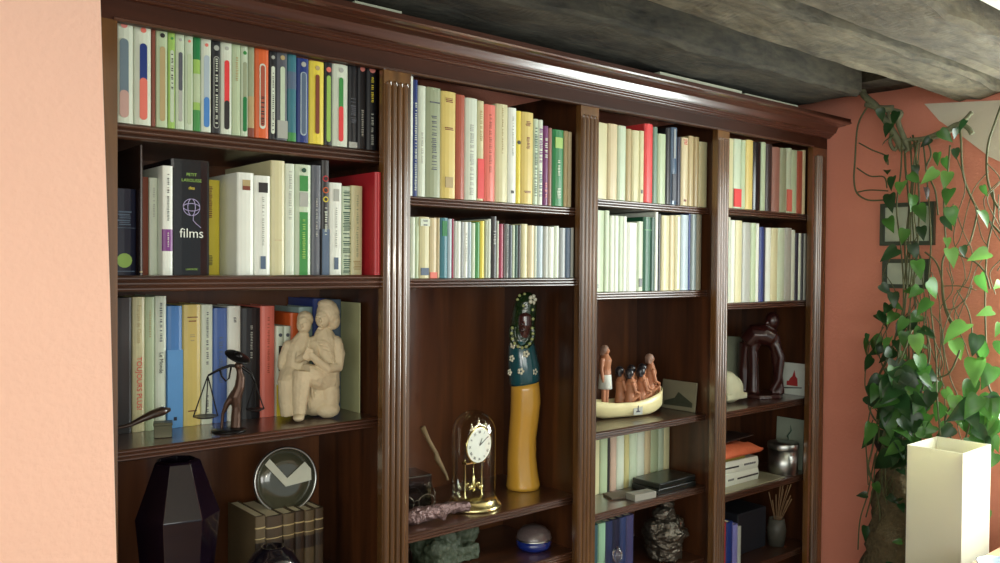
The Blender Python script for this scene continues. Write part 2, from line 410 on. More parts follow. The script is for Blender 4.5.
row(0, 0, .036, .115, [
 (134, 18.5, 'white', 'white paperback, blue-grey capsule', [D_('pink')]+P(.05, .8, (110, 130, 140), (200, 164, 152), .35)),
 (151.5, 24, 'white', 'white paperback, blue over red capsule', [D_()]+P(.05, .8, 'dblue', 'salmon', .55)),
 (156, 25, 'brown', 'narrow brick-red paperback'),
 (168, 27, 'palegreen', 'pale paperback, tan capsule', [('dot', .91, .2, 'dark'), ('pill', .06, .8, 'tan', .45)]),
 (175.4, 31, 'lime', 'light green paperback, white capsule', [('dot', .92, .18, 'green'), ('pill', .06, .8, 'mint', .5), ('dash', .4, .76, 'dark', .3)]),
 (184.7, 33.5, 'mint', 'whitish paperback, slate capsule', [D_('lgrey'), ('pill', .08, .78, 'lgrey', .4), ('pill', .4, .8, 'grey', .42)]),
 (193.3, 35, 'mint', 'pale paperback, faint cream capsule', [D_(), ('pill', .06, .8, 'palegreen', .45)]),
 (200.7, 36, 'lime', 'green and yellow illustrated paperback', [('band', .75, .98, 'emerald', 1), ('band', .3, .6, 'palegreen', 1), ('band', 0, .22, 'green', 1)]),
 (211.4, 39, 'white', 'white paperback, pale and blue capsule', [D_()]+P(.05, .82, 'iceblue', 'blue', .42, .5)),
 (220.4, 41, 'black', 'black paperback, white outlined capsule', [('dot', .92, .3, 'lgrey'), ('pill', .05, .83, 'lgrey', .62), ('pill', .06, .82, 'black', .5), ('dash', .1, .8, 'white', .3)]),
 (232, 42.5, 'white', 'white paperback, crimson over black capsule', [D_('lgrey')]+P(.05, .8, 'bred', 'dark', .42)),
 (240.7, 44.5, 'palegreen', 'plain pale green paperback', [('dash', .6, .85, 'tan', .3)]),
 (248, 46, 'mint', 'pale paperback, green capsule', [('dot', .92, .25, 'green')]+P(.05, .82, 'sage', 'emerald', .5, .5)),
 (254.5, 47, 'sage', 'mottled brown-green paperback', [('band', .1, .45, 'tan', 1), ('band', 0, .1, 'brown', 1)]),
 (268.8, 49, 'orange', 'orange paperback, white outlined capsule', [('pill', .1, .83, 'white', .42), ('pill', .13, .81, 'rust', .3), ('dash', .15, .45, 'dark', .25)]),
 (276, 50.5, 'black', 'black paperback, white capsule', [('dot', .92, .25, 'lgrey'), ('pill', .06, .82, 'white', .5), ('dash', .1, .75, 'dark', .2)]),
 (287.4, 52, 'grey', 'grey photographic paperback, cream capsule', [('dot', .93, .2, 'tan'), ('pill', .15, .83, 'mint', .4), ('band', .02, .22, 'lgrey', .9)]),
 (296.4, 54.5, 'teal', 'teal illustrated paperback', [('band', .6, .8, 'steel', 1), ('band', 0, .1, 'green', 1)]),
 (308.7, 59, 'dblue', 'royal blue paperback, outlined capsule', [('dot', .93, .2, 'lgrey'), ('pill', .08, .84, 'iceblue', .5), ('pill', .095, .83, 'steel', .36)]),
 (323.9, 62, 'yellow', 'yellow paperback, brown capsule', [('dot', .92, .14, 'tan'), ('pill', .12, .84, 'brown', .26)]),
 (331.9, 62.5, 'black', 'black paperback, red dot, white capsule', [('dot', .91, .3, 'salmon'), ('pill', .04, .84, 'lime', .5)]),
 (347.8, 65, 'white', 'white paperback, green over red capsule', [('dot', .93, .14, 'lgrey')]+P(.06, .84, 'green', 'bred', .55, .26)),
 (357, 65, 'black', 'black illustrated paperback', [('band', .0, .07, 'lgrey', .9), ('dash', .3, .6, 'grey', .6)]),
 (366, 65, 'black', 'black paperback, pink dot, small lettering', [('dot', .95, .26, 'pink'), ('dash', .15, .45, 'lgrey', .25)]),
 (376.5, 65, 'black', 'black paperback, pink dot, yellow lettering', [('dot', .94, .28, 'pink'), ('dash', .56, .85, 'yellow', .25), ('dash', .06, .45, 'lgrey', .25)]),
], 'top shelf')
row(0, 1, .04, .17, [
 (136.5, 189, 'navy', 'navy volume with green round emblem', [('dot', .17, .3, 'lime'), ('dash', .58, .78, 'steel', .6), ('band', .545, .55, 'steel', .9), ('band', .04, .05, 'steel', .8)], dict(y=.05)),
 (143, 145, (48, 34, 28), 'tall thin dark brown book', [('band', .02, .03, 'tan', 1)], dict(y=.03, d=.24, r=.2)),
 (149, 177, 'brown', 'narrow brown book', [], dict(y=.07)),
 (158, 178, 'white', 'thin whitish book', [('dash', .6, .9, 'lgrey', .2)], dict(y=.07)),
 (173, 166, 'bwhite', 'white book with purple band', [('band', .22, .42, 'violet', 1), ('dash', .5, .93, 'dark', .18), ('dash', .26, .38, 'white', .15)], dict(y=.045, d=.2)),
 (209.5, 160.5, 'black', 'thick black film dictionary, lavender globe', [('htext', 'PETIT', .87, .0085, 'lime'), ('htext', 'LAROUSSE', .82, .0085, 'lime'), ('htext', 'des', .755, .009, 'yellow'), ('htext', 'films', .36, .026, 'bwhite'), ('htext', 'LAROUSSE', .05, .005, 'lime')], dict(y=.055, r=.15)),
 (220, 180, 'yellow', 'thin bright yellow book', [('dash', .1, .2, 'dark', .3), ('dash', .6, .93, 'brown', .25)], dict(y=.12, d=.12)),
 (254, 173, 'bwhite', 'white book, small picture near top', [('band', .83, .93, 'tan', .45), ('band', .83, .87, 'brown', .45)], dict(y=.04, xl=237, d=.15)),
 (270.6, 176, 'bwhite', 'white book, dark picture and blue mark', [('band', .83, .93, 'dark', .55), ('dash', .3, .78, 'lgrey', .12), ('band', .06, .19, 'steel', .3)], dict(d=.15)),
 (285, 161, 'cream', 'tall yellowed cream book', [('band', .3, .31, 'beige', .5)], dict(d=.24)),
 (294.6, 164, 'white', 'white book with faint lettering', [('dash', .5, .93, 'lgrey', .3)]),
 (311, 165, 'mint', 'white book with green spine panel', [('band', 0, .57, 'green', .5), ('band', .76, .9, 'green', .5), ('band', .62, .75, 'lgrey', .5), ('dot', .95, .13, 'dgreen'), ('dash', .15, .52, 'lime', .2)]),
 (321, 165.5, 'grey', 'slate grey book', [('dash', .35, .7, 'lgrey', .2)]),
 (329, 160.5, 'dark', 'charcoal book, coloured rings on spine', [('dot', .84, .36, 'red'), ('dot', .74, .36, 'orange'), ('dot', .66, .33, 'yellow'), ('dot', .84, .24, 'dark'), ('dot', .74, .24, 'dark'), ('dot', .66, .2, 'dark'), ('dash', .35, .6, 'white', .35), ('band', .0, .4, 'steel', .9)]),
 (342, 183, 'bwhite', 'white book, small photo and blue mark', [('band', .8, .93, 'lgrey', .4), ('dash', .3, .75, 'lgrey', .12), ('band', .06, .19, 'steel', .3)]),
 (350.5, 186.6, 'mint', 'white book speckled dark green', [('dash', .02, .95, 'dgreen', .9)]),
 (362.5, 186, 'cream', 'cream book with faint columns', [('dash', .06, .16, 'tan', .6), ('dash', .2, .9, 'sage', .15)]),
 (384, 172.5, (176, 40, 48), 'large dark red book at the right end', [('band', .02, .98, (196, 70, 70), .12)], dict(y=.008, xl=374.4, d=.3)),
], 'second shelf')
row(0, 2, .206, .13, [
 (132, 298, 'dark', 'charcoal book, worn lettering', [('dash', .05, .9, 'lgrey', .2)]),
 (145, 297, 'cream', 'cream book titled in red', [('vtext', 'TOUJOURS PLUS!', .36, .0145, 'bred', False), ('vtext', 'François de Closets', .8, .010, 'tan', False)]),
 (154.6, 297, 'palegreen', 'narrow pale green book', [('dash', .7, .9, 'tan', .2)]),
 (166.6, 296, 'white', 'white book, dark vertical lettering', [('vtext', 'Le Monde', .5, .011, 'dark', False), ('dash', .66, .95, 'grey', .22)]),
 (182.5, 306, 'blue', 'sky blue book', [('band', 0, .64, (96, 156, 214), .98), ('band', .06, .09, 'navy', .2)]),
 (201, 304.5, 'ocre', 'mustard yellow book, faint lettering', [('dash', .86, .9, 'brown', .6), ('dash', .7, .75, 'tan', .3), ('dash', .12, .14, 'brown', .7)]),
 (213, 304.5, 'white', 'white book, grey vertical lettering', [('dash', .5, .93, 'grey', .2), ('dash', .1, .25, 'grey', .2)]),
 (227.5, 308, (70, 104, 170), 'medium blue book', [('dash', .35, .75, 'steel', .3)]),
 (241, 306, 'bwhite', 'white book behind the scales figurine', [('band', .08, .12, 'dark', .2), ('dash', .86, .9, 'dark', .2)]),
 (260.6, 308, 'black', 'black book with small white lettering', [('dash', .55, .85, 'lgrey', .12)]),
 (275, 306, 'salmon', 'salmon pink book', [('dash', .4, .9, 'rust', .16)]),
 (284, 326, 'white', 'white book, two grey discs, yellow foot', [('dot', .9, .22, 'grey'), ('band', .5, .78, 'dark', .4), ('band', 0, .35, 'yellow', .95)], dict(y=.2)),
 (291, 326, 'white', 'white book with grey disc beside statue', [('dot', .9, .25, 'grey'), ('band', 0, .35, 'yellow', .95)], dict(y=.2)),
 (299, 313, 'orange', 'orange-red book partly behind stone statue', []),
 (313, 307, (150, 176, 170), 'pale blue-green book behind stone statue', []),
 (326, 298.5, 'dblue', 'deep blue book behind stone statue', []),
 (341.5, 299.5, 'steel', 'greyish blue book behind stone statue', [('band', .2, .25, 'dblue', .6)]),
 (361, 303, (170, 172, 128), 'olive cream book at the right end', [('dash', .56, .6, 'brown', .5), ('dash', .8, .82, 'brown', .5), ('dash', .14, .16, 'brown', .5)], dict(y=.12, xl=350.5)),
], 'third shelf')
row(1, 0, .028, .14, [
 (413, 75, 'bwhite', 'thin white book beside the post'),
 (417.5, 80, 'dblue', 'thin blue book with white lettering', [('dash', .05, .8, 'white', .5)]),
 (425.5, 86, 'white', 'white book with faint lettering', [('dash', .3, .6, 'lgrey', .2)]),
 (440.5, 88, 'sage', 'grey-green book, vertical dark lettering', [('dash', .25, .75, 'grey', .35), ('dash', .86, .88, 'grey', .7)]),
 (455.5, 92, 'ocre', 'yellowed tan book', [('dash', .9, .95, 'brown', .5), ('dash', .64, .66, 'brown', .6), ('band', .1, .2, 'tan', .5)]),
 (464.5, 95, 'rust', 'terracotta book'),
 (477, 98.5, 'white', 'white book, fine grey lettering', [('dash', .05, .75, 'lgrey', .3)]),
 (483.5, 101, 'cream', 'cream book with crimson foot band', [('band', .02, .42, 'bred', .95), ('dash', .6, .9, 'tan', .3)]),
 (495, 105, 'salmon', 'salmon book, faint orange lettering', [('dash', .3, .9, 'rust', .2)]),
 (507.5, 104.5, 'cream', 'thick cream book', [('dash', .5, .95, 'tan', .1)]),
 (516, 108, 'bwhite', 'white book with small dark mark', [('band', .1, .13, 'dark', .3), ('dash', .5, .9, 'lgrey', .12)]),
 (520.5, 111, 'yellow', 'thin yellow book, dark round picture', [('dot', .66, .35, 'dark')]),
 (533, 112.5, 'ocre', 'straw yellow book, small brown marks', [('dash', .85, .9, 'brown', .4), ('dash', .6, .72, 'brown', .25), ('dash', .12, .14, 'brown', .6)]),
 (537.5, 119, 'mint', 'thin whitish book, dark green lettering', [('dash', .1, .9, 'dgreen', .6)]),
 (542.5, 120, 'white', 'white book, purple and red lettering', [('dash', .5, .9, 'violet', .6), ('dash', .1, .4, 'steel', .6)]),
 (548, 126, 'purple', 'purple book with white lettering', [('dash', .6, .85, 'white', .5), ('dash', .1, .3, 'pink', .4)]),
 (551.5, 128, 'pinkb', 'narrow brown-pink book'),
 (563.5, 130, 'emerald', 'bright green book with cream patch', [('band', .76, .9, 'lime', .6), ('dash', .4, .6, 'mint', .2), ('dash', .1, .25, 'mint', .3)]),
 (568, 131, 'tan', 'olive tan book', []),
 (571.5, 132, 'beige', 'thin beige book at the right end', []),
], 'top shelf')
row(1, 1, .022, .13, [
 (410.5, 216, 'mint', 'pale green case', [], dict(d=.12)),
 (415.5, 217, 'white', 'white case'),
 (419, 217, 'palegreen', 'light green case'),
 (429.5, 217, 'cream', 'cream case, dark square near foot', [('band', .05, .17, 'steel', .75), ('band', .85, .97, 'white', .9), ('dash', .86, .95, 'grey', .5)]),
 (437, 218, 'beige', 'beige case with orange foot', [('band', 0, .1, 'salmon', .95)]),
 (440, 218, 'tan', 'thin tan case'),
 (448, 218, 'teal', 'teal case', [('band', .7, .95, 'emerald', .6)]),
 (452, 219, 'iceblue', 'pale blue glossy case'),
 (454, 219, 'magenta', 'thin dark red case'),
 (457, 221, 'lgrey', 'light grey case'),
 (461, 221.5, 'bwhite', 'bright white case'),
 (464, 222, 'silver', 'silver case'),
 (468, 222, 'bwhite', 'white glossy case', [('dash', .3, .8, 'lgrey', .3)]),
 (471.5, 222, 'iceblue', 'icy white case'),
 (475.5, 223, 'mint', 'minty white case'),
 (480, 222, 'green', 'leaf green case'),
 (484.5, 221, 'yellow', 'yellow-green case'),
 (488, 220, 'sage', 'grey-green case'),
 (491, 219, 'white', 'narrow white case'),
 (497, 216.5, 'dark', 'tall black case, small white lettering', [('dash', .55, .75, 'lgrey', .4)]),
 (499, 221, 'white', 'thin white case'),
 (503.5, 224, 'magenta', 'crimson case'),
 (505.5, 224, (70, 50, 46), 'thin brownish case'),
 (509, 224, (120, 124, 120), 'grey striped case', [('dash', .1, .9, 'grey', .3)]),
 (512.5, 225, (62, 74, 84), 'blue-grey case'),
 (515, 225, 'mint', 'thin pale case'),
 (518, 225, 'dgreen', 'dark green case'),
 (521, 225, 'dark', 'blackish case'),
 (527.5, 224, 'cream', 'cream case, slightly thicker'),
 (534.5, 225.5, 'beige', 'pale beige case'),
 (537, 226, 'white', 'white case with bright edge'),
 (543, 226, 'iceblue', 'icy blue case'),
 (548.5, 226.5, 'lgrey', 'pale grey case'),
 (554, 227, 'bwhite', 'bright glossy case'),
 (559, 226, 'white', 'whitish case with yellow tinge'),
 (565.5, 228, 'silver', 'silver-grey case'),
 (571, 228, 'steel', 'slate case'),
 (577, 228, 'lgrey', 'light grey case at the right end'),
], 'second shelf', 'disc_case', 'disc case')
row(2, 0, .05, .15, [
 (607, 122, 'cream', 'yellowed cream book'),
 (617, 124, 'beige', 'pale straw book'),
 (625.5, 125.8, 'mint', 'pale green-white book'),
 (631, 129, 'tan', 'tan book'),
 (638.8, 130.5, 'cream', 'cream book'),
 (643.5, 130.8, 'cream', 'cream book with dark mark', [('band', .12, .17, 'dark', .3)]),
 (652.3, 124, 'bred', 'bright red book'),
 (657, 127, (110, 140, 120), 'grey-green book'),
 (665.2, 134, 'palegreen', 'pale sage book'),
 (670, 128, 'black', 'black book'),
 (676.4, 127.5, 'steel', 'glossy slate blue book', [('band', .05, .4, 'navy', .6), ('band', .6, .98, 'silver', .3)], dict(r=.15)),
 (680.4, 137, 'navy', 'narrow dark navy book'),
 (687.6, 137.6, 'beige', 'tan-cream book, red lettering', [('dash', .9, .97, 'red', .5), ('band', .06, .09, 'brown', .3)]),
 (693, 136, 'tan', 'brownish straw book'),
 (698.5, 137, (150, 130, 84), 'olive brown book'),
 (706.7, 142, 'cream', 'shorter cream book'),
], 'top shelf')
row(2, 1, .052, .2, [
 (604.3, 210, 'palegreen', 'pale green book', [('dash', .05, .1, 'grey', .4)]),
 (609.4, 210.5, 'mint', 'mint white book'),
 (614.5, 215.7, 'white', 'white book'),
 (618.7, 215.8, 'bwhite', 'thin bright white book'),
 (623, 216, 'mint', 'thin pale book'),
 (626.8, 216.3, 'bwhite', 'glossy white book'),
 (637.2, 222.7, 'bwhite', 'shorter brilliant white book', [], dict(r=.2)),
 (643, 221.5, 'mint', 'pale book, dark mark near foot', [('band', .06, .18, 'dark', .5)]),
 (650.7, 217, (26, 92, 62), 'dark green book', [('band', .82, .83, 'green', .9)]),
 (655, 217.5, 'dgreen', 'very dark green book'),
 (658.2, 212, 'bwhite', 'thin tall white book'),
 (661, 214, 'black', 'thin black book'),
 (669.4, 215.5, 'cream', 'silvery cream book'),
 (674.5, 215.4, 'beige', 'beige book'),
 (680.4, 215.3, 'cream', 'ivory book', [('band', .02, .98, 'bwhite', .3)]),
 (688.5, 215, 'iceblue', 'pale blue-white book'),
 (690.5, 212.8, 'dblue', 'thin dark blue book'),
 (696.4, 212.6, (110, 124, 124), 'blue-grey book'),
 (701.5, 212.4, (128, 124, 104), 'grey-tan book'),
], 'second shelf')
row(2, 3, .19, .13, [
 (600, 430, 'cream', 'cream book', (), dict(h=.19)), (607.9, 430, 'palegreen', 'pale green book', (), dict(h=.19)), (610.4, 430, 'dark', 'thin dark book', (), dict(h=.19)),
 (616.8, 430, (196, 170, 150), 'thin pinkish book', (), dict(h=.19)), (624.4, 430, 'white', 'white book', (), dict(h=.19)), (629.5, 430, (192, 184, 126), 'thin yellowish book', (), dict(h=.19)),
 (637, 430, 'mint', 'pale mint book', (), dict(h=.19)), (644.8, 430, 'white', 'whitish book', (), dict(h=.19)), (651, 430, 'beige', 'beige book', (), dict(h=.19)),
 (658.7, 430, 'palegreen', 'sage white book', (), dict(h=.19)), (664, 430, 'mint', 'pale book', (), dict(h=.19)), (672.7, 430, 'cream', 'ivory book at the right end', (), dict(h=.19)),
], 'fourth shelf')
for o in [o for o in C.objects if o.name.startswith('book') and o.get('label', '').find('fourth shelf of third') > 0]: pass
row(2, 4, .05, .2, [
 (597.7, 527, (150, 156, 150), 'greyish white book'), (602.8, 526, (50, 84, 90), 'teal book'), (610.4, 524, (140, 180, 150), 'pale teal-green book'),
 (617.5, 522, (34, 46, 80), 'dark blue book'), (624.4, 520, 'navy', 'navy book'), (630.8, 518, (36, 52, 92), 'royal blue book'), (638.4, 516, (58, 58, 96), 'violet-blue book'),
], 'lower shelf')
row(3, 0, .03, .15, [
 (733, 138, 'cream', 'pale cream book'), (740.4, 139, 'mint', 'pale book with red foot', [('band', .02, .28, 'bred', .95)]),
 (745, 140, 'palegreen', 'pale green book'), (752.4, 140, 'ocre', 'yellow-cream book'), (760.4, 142, 'black', 'black book', [], dict(r=.2)), (765, 142, 'palegreen', 'thin pale green book'),
 (771.5, 144, (44, 28, 24), 'dark brown book'), (779.5, 147, 'pinkb', 'brownish pink book'), (786, 148, 'sage', 'grey-green book'),
 (791, 148, 'mint', 'pale book with orange foot', [('band', .02, .36, 'salmon', .95)]), (796.3, 150, 'palegreen', 'light sage book'), (802, 151, 'rust', 'orange-red book'), (805, 150, 'beige', 'thin pale book at the right end')], 'top shelf')
row(3, 1, .03, .2, [
 (730.7, 217, 'white', 'tall thin white book'), (735, 220, 'bwhite', 'white glossy book'), (742, 220.5, 'cream', 'cream book'), (750.7, 222.5, 'lgrey', 'grey-cream book'),
 (756, 223, 'palegreen', 'pale grey-green book'), (759, 223.5, 'bwhite', 'thin bright white book'), (763.8, 227, 'dblue', 'dark blue book'), (765.6, 227.5, 'navy', 'thin navy book'), (770.7, 227.8, 'bwhite', 'bright white book'),
 (777.7, 228, 'cream', 'cream-green book'), (784.7, 228, 'mint', 'mint white book'), (791.6, 228, 'lgrey', 'pale grey book'), (795, 230, 'white', 'thin white book'),
 (798.6, 233, 'navy', 'navy book'), (801, 233.4, 'white', 'thin white striped book'), (803.8, 233.6, 'black', 'black book'), (807, 233.6, 'lgrey', 'pale grey book at the right end')], 'second shelf')
row(3, 4, .05, .2, [
 (727.5, 524, 'red', 'dark red book'), (734, 522, 'dblue', 'dark blue book'), (739, 524, (120, 120, 180), 'lavender blue book'), (742.5, 526, 'lgrey', 'pale grey book')], 'lower shelf')
# ring-shaped globe picture on the film dictionary
dic = [o for o in C.objects if 'film dictionary' in o.get('label', '')][0]
bm = bmesh.new()
w_ = .0
for R_ in (.0165,):
    for (ax, rot) in ((1, 0), (.45, 0), (.45, PI/2)):
        pts = [((math.cos(a)*R_*(ax if rot == 0 else 1)), -.0049-0.0004, .134+(math.sin(a)*R_*(ax if rot else 1))) for a in [2*PI*k/24 for k in range(25)]]
        tube(bm, pts, .0007, 5)
pts = [(.004, -.0052, .117), (.003, -.0052, .108), (.010, -.0052, .101), (.019, -.0046, .094)]
tube(bm, pts, .0007, 5)
link('globe_emblem', bm, pc((190, 180, 220)), dic)

# leather volumes, lower left
L0 = pY(255.3, 517, .125)
X = L0.x
edges = [266, 283, 295, 304.6, 315, 323.7]; tops = [516, 515, 513, 511, 510, 508]
desc = ['brown leather-bound volume at the left end', 'second worn leather volume from left', 'worn leather volume with dark label', 'narrow brown leather volume', 'tan leather volume, black label', 'rightmost worn leather volume']
for i, (e, t_) in enumerate(zip(edges, tops)):
    X1 = pY(e, 530, .125).x; zt = pY(e-5, t_, .125).z
    mk_book('leather_book', X+.0005, X1-.0005, .125, .8004, zt-.8004, .15, 'leatherl' if i % 2 == 0 else 'leather',
            [('band', .55, .70, (44, 34, 26), .99), ('band', .86, .875, 'tan', .99), ('band', .74, .75, 'tan', .99), ('band', .3, .31, 'tan', .99)],
            desc[i]+' under the round glass dish', 'book', 'old leather books in the lower left', .6)
    X = X1

# ---------------------------------------------------------------- materials for ornaments
GLASS = mat('clear_glass', (255, 255, 255), .02, trans=1, noise_amt=0)
def thin_glass():
    m = bpy.data.materials.new('thin_glass'); m.use_nodes = True; nt = m.node_tree; N = nt.nodes; L = nt.links
    N.remove(N['Principled BSDF'])
    g = N.new('ShaderNodeBsdfGlossy'); g.inputs['Roughness'].default_value = .03
    t = N.new('ShaderNodeBsdfTransparent'); t.inputs['Color'].default_value = (.93, .95, .94, 1)
    lw = N.new('ShaderNodeLayerWeight'); lw.inputs['Blend'].default_value = .35
    mx = N.new('ShaderNodeMixShader'); L.new(lw.outputs['Facing'], mx.inputs[0]); L.new(t.outputs[0], mx.inputs[1]); L.new(g.outputs[0], mx.inputs[2])
    mu = N.new('ShaderNodeMath'); mu.operation = 'MULTIPLY'; mu.inputs[1].default_value = .55
    L.new(lw.outputs['Facing'], mu.inputs[0]); L.new(mu.outputs[0], mx.inputs[0])
    L.new(mx.outputs[0], N['Material Output'].inputs[0]); return m
TG = thin_glass()
STONE = mat('pale_stone', (206, 190, 156), .65, noise_amt=.12, scale=40, bump=.2, bscale=120)
BRASS = mat('brass', (214, 200, 146), .24, 1, noise_amt=.05)
STEELM = mat('polished_steel', (176, 178, 174), .32, 1, noise_amt=.05)
BLACKG = mat('black_gloss', (16, 13, 20), .06, coat=1, noise_amt=.2)
DARKM = mat('dark_bronze', (30, 28, 28), .35, .6)
DWOOD = mat('dark_carved_wood', (54, 24, 22), .28, coat=.5, scale=14, noise_amt=.3)

# stone statue of a seated couple
base = pZ(310, 421, 1.197); base.y = .135; base = Vector((pY(310, 421, .135).x, .135, 1.1974))
st = base; k_ = mpp(st)
def P2(x, y, dy=0): return Vector(((x-310)*k_, dy, (424-y)*k_))
bm = bmesh.new()
def limb(pts, rad): tube(bm, [P2(*p) for p in pts], [r*k_ for r in rad], 14)
def el(x, y, dy, rx, ry, rz, rot=None): ell(bm, P2(x, y, dy), (rx*k_, ry*k_, rz*k_), 3, rot)
# rock seat
el(316, 405, .012, 22, 18, 19); el(330, 402, .0, 11, 14, 20); el(300, 410, .01, 16, 14, 14); el(328, 416, -.01, 13, 12, 9)
# woman: torso, shawl, arms
limb([(326, 392, .004), (327, 372, .004), (326, 356, .004), (325, 345, .004), (324, 337, .004), (324, 330, 0)], [15, 13.5, 13, 13.5, 10, 5])
el(314, 347, .0, 7, 7, 7); el(336, 348, .0, 7.5, 7.5, 8)
limb([(336, 347, .0), (339.5, 360, -.003), (338, 372, -.012), (328, 373, -.032), (316, 363, -.044), (309, 356, -.048)], [7.5, 7, 6.5, 5, 4.2, 3.2])
limb([(314, 348, -.006), (314, 360, -.026), (307, 361, -.044)], [6, 5, 3.6])
# woman's head with rounded bonnet of hair
el(323, 322, -.008, 8, 8.5, 10); el(328, 317, .004, 12, 11.5, 14.5); el(334, 324, .008, 7, 9, 10); el(326, 307, .004, 9, 9, 5)
el(320, 323.5, -.0275, 1.5, 2.5, 2.6); el(320, 328, -.025, 2.6, 1.2, .8); el(317, 320, -.0245, 1.8, 1.2, .8); el(323.5, 320, -.0265, 1.8, 1.2, .8); el(320, 332, -.022, 3, 2.5, 2)
# skirt and crossed leg
limb([(328, 386, 0), (316, 381, -.024), (304, 376, -.044)], [14, 12.5, 9.5])
limb([(303, 374, -.044), (301, 390, -.046), (300, 404, -.046), (299.5, 416, -.046), (299, 421, -.046)], [10.2, 9.2, 7.8, 6.2, 5.4])
el(298.5, 420.5, -.058, 6, 8.5, 3.8)
# man: torso, arms, leg
limb([(295, 392, 0), (296, 375, 0), (297, 360, 0), (299, 350, 0), (302, 343, 0), (304, 336, 0)], [13, 12.5, 12.5, 12, 8.5, 5])
el(288.5, 352, 0, 7, 7, 8)
limb([(287.5, 352, 0), (282.5, 363, 0), (280.5, 371, -.004), (283, 374, -.01)], [6.2, 5.2, 4.4, 3.8])
limb([(300, 352, -.012), (299, 363, -.030), (307, 358, -.050)], [5.5, 4.6, 3.2])
el(303.5, 328, -.006, 7.6, 8, 10); el(304.5, 323, .003, 8.6, 9, 9)
el(301.5, 329, -.0245, 1.4, 2.4, 2.4); el(301.5, 333.4, -.022, 2.4, 1.2, .8); el(298.6, 326, -.021, 1.7, 1.2, .8); el(304.6, 326, -.023, 1.7, 1.2, .8)
limb([(292, 386, 0), (289, 379, -.018), (286.5, 386, -.030), (286.5, 402, -.032), (287.5, 415, -.032), (288, 420, -.032)], [12, 11.5, 9.5, 8.6, 7.8, 7])
el(291, 412, 0, 11, 14, 11)
for j in range(5): limb([(313-j*1.4, 354+j*2.2, -.048), (306-j, 350+j*2.4, -.054)], [1.6, 1.2])
for j in range(6): limb([(316+j*3, 344+j*4, -.028+j*.002), (326+j*1.5, 346+j*4, -.027), (333+j*.6, 352+j*3.5, -.02)], [1.0, 1.3, .9])   # shawl folds
for j in range(4): limb([(306+j*5, 388+j*1, -.040+j*.008), (308+j*5, 402, -.034+j*.006), (309+j*6, 414, -.026+j*.005)], [1.2, 1.7, 1.3])  # skirt folds
so = link('stone_statue', bm, STONE, loc=st, rot=(0, 0, facing(310))); fuse(so, .0015, 2, .0010, 75)
so.scale = (.95, .86, .965)
tag(so, 'pale stone statue of a seated couple embracing, in front of the books', 'statue')

# scales-bearing figurine
sp = Vector((pY(229, 428, .10).x, .10, 1.1974)); k2 = mpp(sp)
sc = empty('scales_figurine', sp, facing(229), 'dark metal figurine in a wide hat holding a pair of scales', 'figurine')
def Q(x, y, dy=0): return Vector(((x-231)*k2, dy, (429-y)*k2))
bm = bmesh.new(); lathe(bm, [(0, 0), (17*k2, 0), (17*k2, .003), (12*k2, .006), (0, .007)], 28); link('base', bm, DARKM, sc, True)
bm = bmesh.new()
tube(bm, [Q(237, 426), Q(238, 405), Q(237, 395), Q(241, 385), Q(242, 376), Q(241, 370), Q(240, 362)], [x*k2 for x in (5, 4.5, 6, 5, 4.4, 3, 3.2)], 10)
tube(bm, [Q(224, 427), Q(225, 412), Q(229, 402), Q(237, 392)], [x*k2 for x in (1.6, 1.6, 3, 5)], 8)
ell(bm, Q(240, 364), 4.2*k2)
bo = link('body', bm, mat('brown_bronze', (78, 56, 44), .4, .5), sc); fuse(bo, .0013, 2)
bm = bmesh.new(); ell(bm, (0, 0, 0), (13.5*k2, 13*k2, 2.4*k2), 3); ell(bm, (0, 0, 1.5*k2), (5*k2, 5*k2, 3.5*k2), 2)
link('hat', bm, DARKM, sc, True, Q(239, 355), (.32, .42, 0))
bm = bmesh.new()
tube(bm, [Q(211, 373), Q(222, 367), Q(232, 363.5), Q(243, 365), Q(252, 372), Q(257, 385)], [x*k2 for x in (1.0, 1.3, 1.6, 2, 1.6, 1)], 8)
tube(bm, [Q(222, 367), Q(224, 374), Q(228, 379), Q(231, 376), Q(233, 364)], 1.0*k2, 6)
link('balance_beam', bm, DARKM, sc, True)
for (hx, hy, px_, py_) in ((211, 373, 209, 413), (256, 382, 256, 408)):
    bm = bmesh.new(); w2 = 12 if px_ < 220 else 9
    lathe(bm, [(0, -.003), (w2*.7*k2, -.002), (w2*k2, .001), (w2*k2, .002), (0, .0015)], 22, Q(px_, py_, -.01))
    for a in (-w2*.95, w2*.95): tube(bm, [Q(hx, hy, -.003), Q(px_+a, py_-.5, -.01)], .7*k2, 5)
    tube(bm, [Q(hx, hy, -.003), Q(px_, py_-.5, -.01)+Vector((0, w2*k2*.9, 0))], .6*k2, 5)
    link('scale_pan', bm, DARKM, sc)
# small tin and wooden spoon-like tool leaning on it
tp = Vector((pY(163, 437, .11).x, .11, 1.1974)); kt = mpp(tp)
bm = bmesh.new(); box(bm, -8.5*kt, 8.5*kt, 0, .03, 0, 14*kt, .001); box(bm, -9*kt, 9*kt, -.001, .031, 12*kt, 15*kt, .001)
tag(link('tin_box', bm, mat('old_tin', (74, 72, 54), .4, .6), loc=tp, rot=(0, 0, facing(163))), 'small dull tin box on the shelf below the blue book', 'box')
bm = bmesh.new()
a0 = Vector((.045, .12, 1.214)); pts = [Vector((.029, .12, 1.2215)), pY(118, 428, .12), pY(130, 425, .12), pY(142, 419, .12), pY(152, 414.5, .12), pY(162, 411, .12), pY(170, 409.5, .12)]
pts = [p + Vector((0, 0, 0)) for p in pts]
tube(bm, pts, [r*kt for r in (1.6, 2, 2.6, 4, 5.5, 6, 2.5)], 12, sq=.8)
